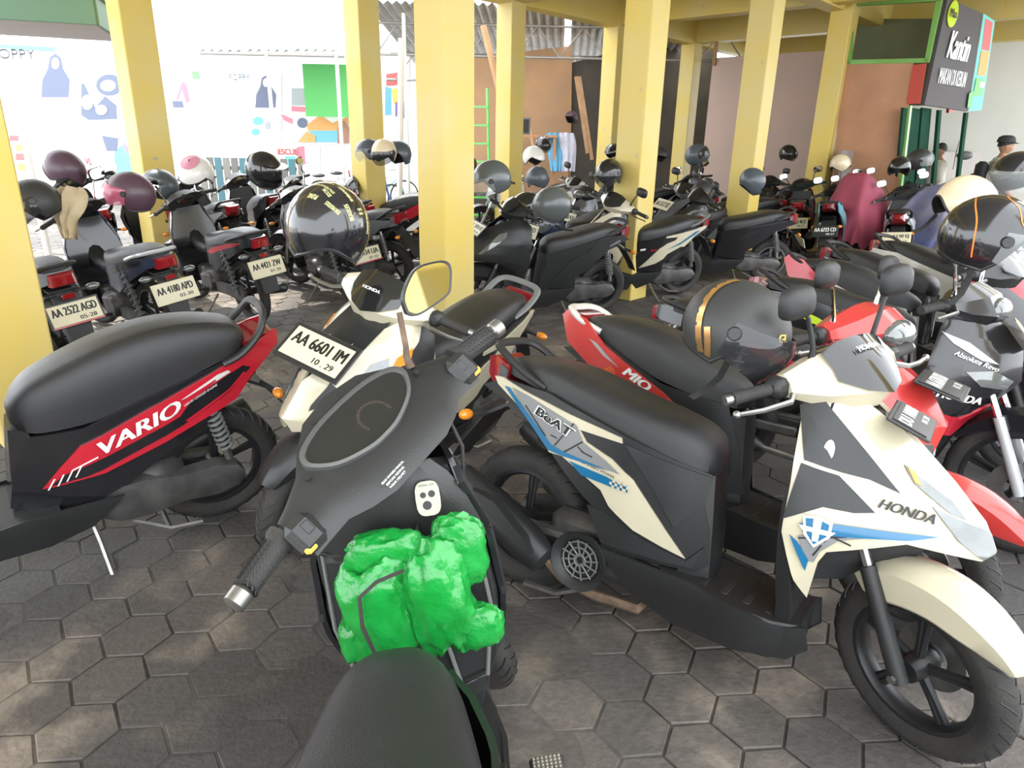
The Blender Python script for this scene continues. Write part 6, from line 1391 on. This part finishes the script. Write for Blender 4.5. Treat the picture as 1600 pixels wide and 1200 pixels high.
    if bag:
        bp_ = thing('backpack', 'black backpack worn by the man in the dark cap', 'backpack', root.matrix_world if False else Matrix.Translation((p.x, p.y, 0)) @ Matrix.Rotation(yaw, 4, 'Z') @ Matrix.Scale(sc_, 4) @ Matrix.Translation((-.20, 0, 1.0)))
        new_obj('pack', MB().box((-.02, 0, .18), (.14, .28, .40), .05).mesh('pack', 50), M_capm, bp_)
        new_obj('pocket', MB().box((-.10, 0, .10), (.06, .22, .2), .02).mesh('pocket', 50), M_capm, bp_)
        for s in (-1, 1): new_obj('strap', MB().tube([(.05, s * .10, .34), (.16, s * .11, .42), (.26, s * .11, .38), (.335, s * .12, .25), (.33, s * .14, .10), (.2, s * .19, .02), (.06, s * .13, .0)], .018, 6, flat=.3).mesh('strap'), M_capm, bp_)
    return root
person('person in a pale shirt with short black hair standing inside the canteen', 1476, 213, 11.4, 2.9, sc_=.95)
person('person in a dark cap and pale shirt carrying a backpack along the white wall', 1572, 215, 10.2, -.35, cap=True, bag=True, sc_=1.0)
# ================================================================ cloths
def cloth(name, label, u, v, d, w_, dep, h, m_, seed, yaw=0.0, z0=.35):
    p = at_depth(u, v, d); rnd = random.Random(seed); n, k = 26, 18; vs = []; fs = []
    ph = [(rnd.uniform(3, 9), rnd.uniform(0, 6), rnd.uniform(3, 9)) for _ in range(6)]
    for i in range(k + 1):
        for j in range(n + 1):
            s, t = j / n * 2 - 1, i / k * 2 - 1
            e = max(abs(s), abs(t)); drop = 0 if e < .35 else ((e - .35) / .65) ** 1.4
            fold = sum(math.sin(a * s + b + c * t) for a, b, c in ph) * .025 * (.4 + drop)
            vs.append((s * w_ * (1 - .15 * drop) + fold, t * dep * (1 - .15 * drop) + fold * .6, h - drop * (h - z0) + fold * .8 + .10 * math.sin(2.4 * s + seed) * (1 - drop)))
    for i in range(k):
        for j in range(n): fs.append((i * (n + 1) + j, i * (n + 1) + j + 1, (i + 1) * (n + 1) + j + 1, (i + 1) * (n + 1) + j))
    mb = MB().add(vs, fs); nn = len(vs); mb.add([(x, y, z - .004) for x, y, z in vs], [f[::-1] for f in fs])
    o = new_obj(name, mb.mesh(name, 60), m_, None, Matrix.Translation((p.x, p.y, 0)) @ Matrix.Rotation(yaw, 4, 'Z')); tag(o, label, 'cloth'); return o
M_mag = mat('magenta_cloth', (.36, .06, .10), .75, var=.2, scale=5); M_bcl = mat('blue_cloth', (.05, .075, .24), .75, c2=(.22, .21, .24), scale=2.2)
cloth('cover_cloth', 'magenta cloth draped over a parked bike by the brown panel', 1350, 285, 9.1, .5, .35, 1.15, M_mag, 3, .5)
cloth('cover_cloth', 'blue and grey cloth draped over parked bikes at the canteen', 1490, 285, 8.8, .85, .45, 1.2, M_bcl, 5, .5)
# beige cloth hung on the left bike
def drape(name, label, px, d, wd, m_, seed):
    rnd = random.Random(seed); mb = MB(); rows = []
    for i, (u, v, hw) in enumerate(cubic(px, 4)):
        c = at_depth(u, v, d); rows.append([c + cr * (hw * (j / 10 - .5) * 2) + cf * (.02 * math.sin(j * 1.9 + i * .25) + (-.03 if 2 < j < 8 else 0)) for j in range(11)])
    mb.loft(rows, closed=False); mb.loft([[q + cf * .006 for q in r_] for r_ in rows], closed=False)
    o = new_obj(name, mb.mesh(name, 60), m_); return tag(o, label, 'cloth')
drape('hung_cloth', 'beige cloth hanging over the bar of the dark scooter at the pillar', [(108, 293, .09), (104, 305, .13), (104, 325, .115), (104, 345, .075), (108, 360, .06), (112, 374, .045)], 4.6, .1, mat('beige_cloth', (.52, .42, .27), .85, var=.2, scale=12), 2)
for u0, c_, lab in ((868, (.12, .35, .55), 'light blue cloth hanging in the storage corner'), (885, (.5, .5, .6), 'pale grey cloth hanging next to the light blue one')):
    drape('hung_cloth', lab, [(u0 - 2, 208, .18), (u0, 225, .2), (u0 + 2, 245, .17), (u0 + 3, 268, .13)], 14.0, .1, mat(lab[:12] + '_cloth', c_, .85, var=.15), 4)
# storage corner: speaker box, table, planks
tb = thing('work_table', 'rough wooden table with a dark speaker box in the storage corner', 'table', Matrix.Translation((at_depth(828, 200, 14).x, at_depth(828, 200, 14).y, 0)))
new_obj('table_top', MB().box((0, 0, 1.62), (1.1, .5, .05)).mesh('table_top', 0), M_ply2, tb)
for x in (-.5, .5):
    for y in (-.2, .2): new_obj('leg', MB().box((x, y, .8), (.06, .06, 1.6)).mesh('leg', 0), M_ply2, tb)
sb = thing('speaker_box', 'dark box standing on the rough wooden table', 'box', Matrix.Translation((at_depth(816, 185, 14).x, at_depth(816, 185, 14).y, 1.645)))
new_obj('cabinet', MB().box((0, 0, .16), (.34, .3, .32), .01).mesh('cabinet'), M_dgrey, sb); new_obj('front_grille', MB().box((0, -.155, .16), (.28, .01, .26)).mesh('grille', 0), M_ink, sb)
for k, (ua, va, ub, vb) in enumerate(((900, 120, 918, 240), (905, 120, 925, 250), (812, 200, 806, 255), (828, 200, 838, 255))):
    a_, b_ = at_y(ub, vb, 15.6), at_y(ua, va, 15.9)
    o = new_obj('timber_plank', MB().tube([(0, 0, 0), b_ - a_], .05, 4).mesh('timber_plank', 0), M_tim, None, Matrix.Translation(a_)); tag(o, ('longer timber plank leaning against the storage wall', 'shorter timber plank crossing the longer one at the storage wall', 'upright timber plank under the work table edge', 'slanted timber plank leaning on the work table')[k], 'plank')
# bicycles in the yard
def bicycle(label, u, v, d, yaw, c_):
    p = at_depth(u, v, d); b_ = thing('bicycle', label, 'bicycle', Matrix.Translation((p.x, p.y, 0)) @ Matrix.Rotation(yaw, 4, 'Z') @ Matrix.Rotation(.1, 4, 'X'), 'bicycles in the yard')
    m_ = paint('bike_' + c_[0], c_[1])
    for x in (0, 1.05):
        w_ = new_obj('wheel', MB().lathe([(.31, -.018), (.335, 0), (.31, .018), (.30, 0)], 28, Matrix.Translation((x, 0, .335)) @ RY, closed=True).mesh('wheel'), M_tire, b_)
        sp_ = MB()
        for i in range(12): sp_.tube([(x, 0, .335), (x + .31 * math.cos(i * PI / 6), 0, .335 + .31 * math.sin(i * PI / 6))], .003, 3)
        new_obj('spokes', sp_.mesh('spokes'), M_chrome, w_)
    new_obj('frame', MB().tube([(0, 0, .335), (.42, 0, .32), (.93, 0, .72), (.33, 0, .72), (.42, 0, .32)], .016, 6).tube([(.33, 0, .75), (0, 0, .335)], .012, 6).mesh('frame'), m_, b_)
    new_obj('fork', MB().tube([(1.05, 0, .335), (.93, 0, .72), (.90, 0, .92)], .014, 6).mesh('fork'), m_, b_)
    new_obj('handlebar', MB().tube([(.98, -.28, .98), (.90, -.1, .95), (.90, .1, .95), (.98, .28, .98)], .012, 6).mesh('handlebar'), M_chrome, b_)
    new_obj('saddle', MB().ellip((.30, 0, .83), (.13, .07, .035), 12, 6).mesh('saddle'), M_seat, b_)
    return b_
for k, (u, v, d, yaw, c_) in enumerate(((470, 255, 13.0, .6, ('red', (.5, .03, .04))), (500, 250, 14.0, .4, ('white', (.7, .7, .7))), (530, 255, 13.0, .7, ('blue', (.1, .2, .5))), (555, 248, 14.5, .5, ('teal', (.05, .4, .4))))):
    bicycle('%s bicycle parked outside against the mural wall' % c_[0], u, v, d, yaw, c_)
# corrugated fence piece behind the left helmets
fe = thing('slat_fence', 'grey weathered slat fence behind the white and pink helmet', 'fence', Matrix.Translation((at_y(345, 290, 11).x, 11, 0)))
new_obj('rail', MB().box((.5, .03, 1.05), (1.7, .04, .06)).box((.5, .03, .4), (1.7, .04, .06)).mesh('rail', 0), M_pipe, fe)
for k in range(13): new_obj('slat', MB().box((-.25 + k * .125, 0, .6), (.10, .02, 1.2)).mesh('slat', 0), mat('slat_grey%d' % (k % 3), ((.28, .27, .25), (.2, .2, .19), (.10, .22, .26))[k % 3], .8), fe)
# piece of a chrome mirror of the scooter beside the camera
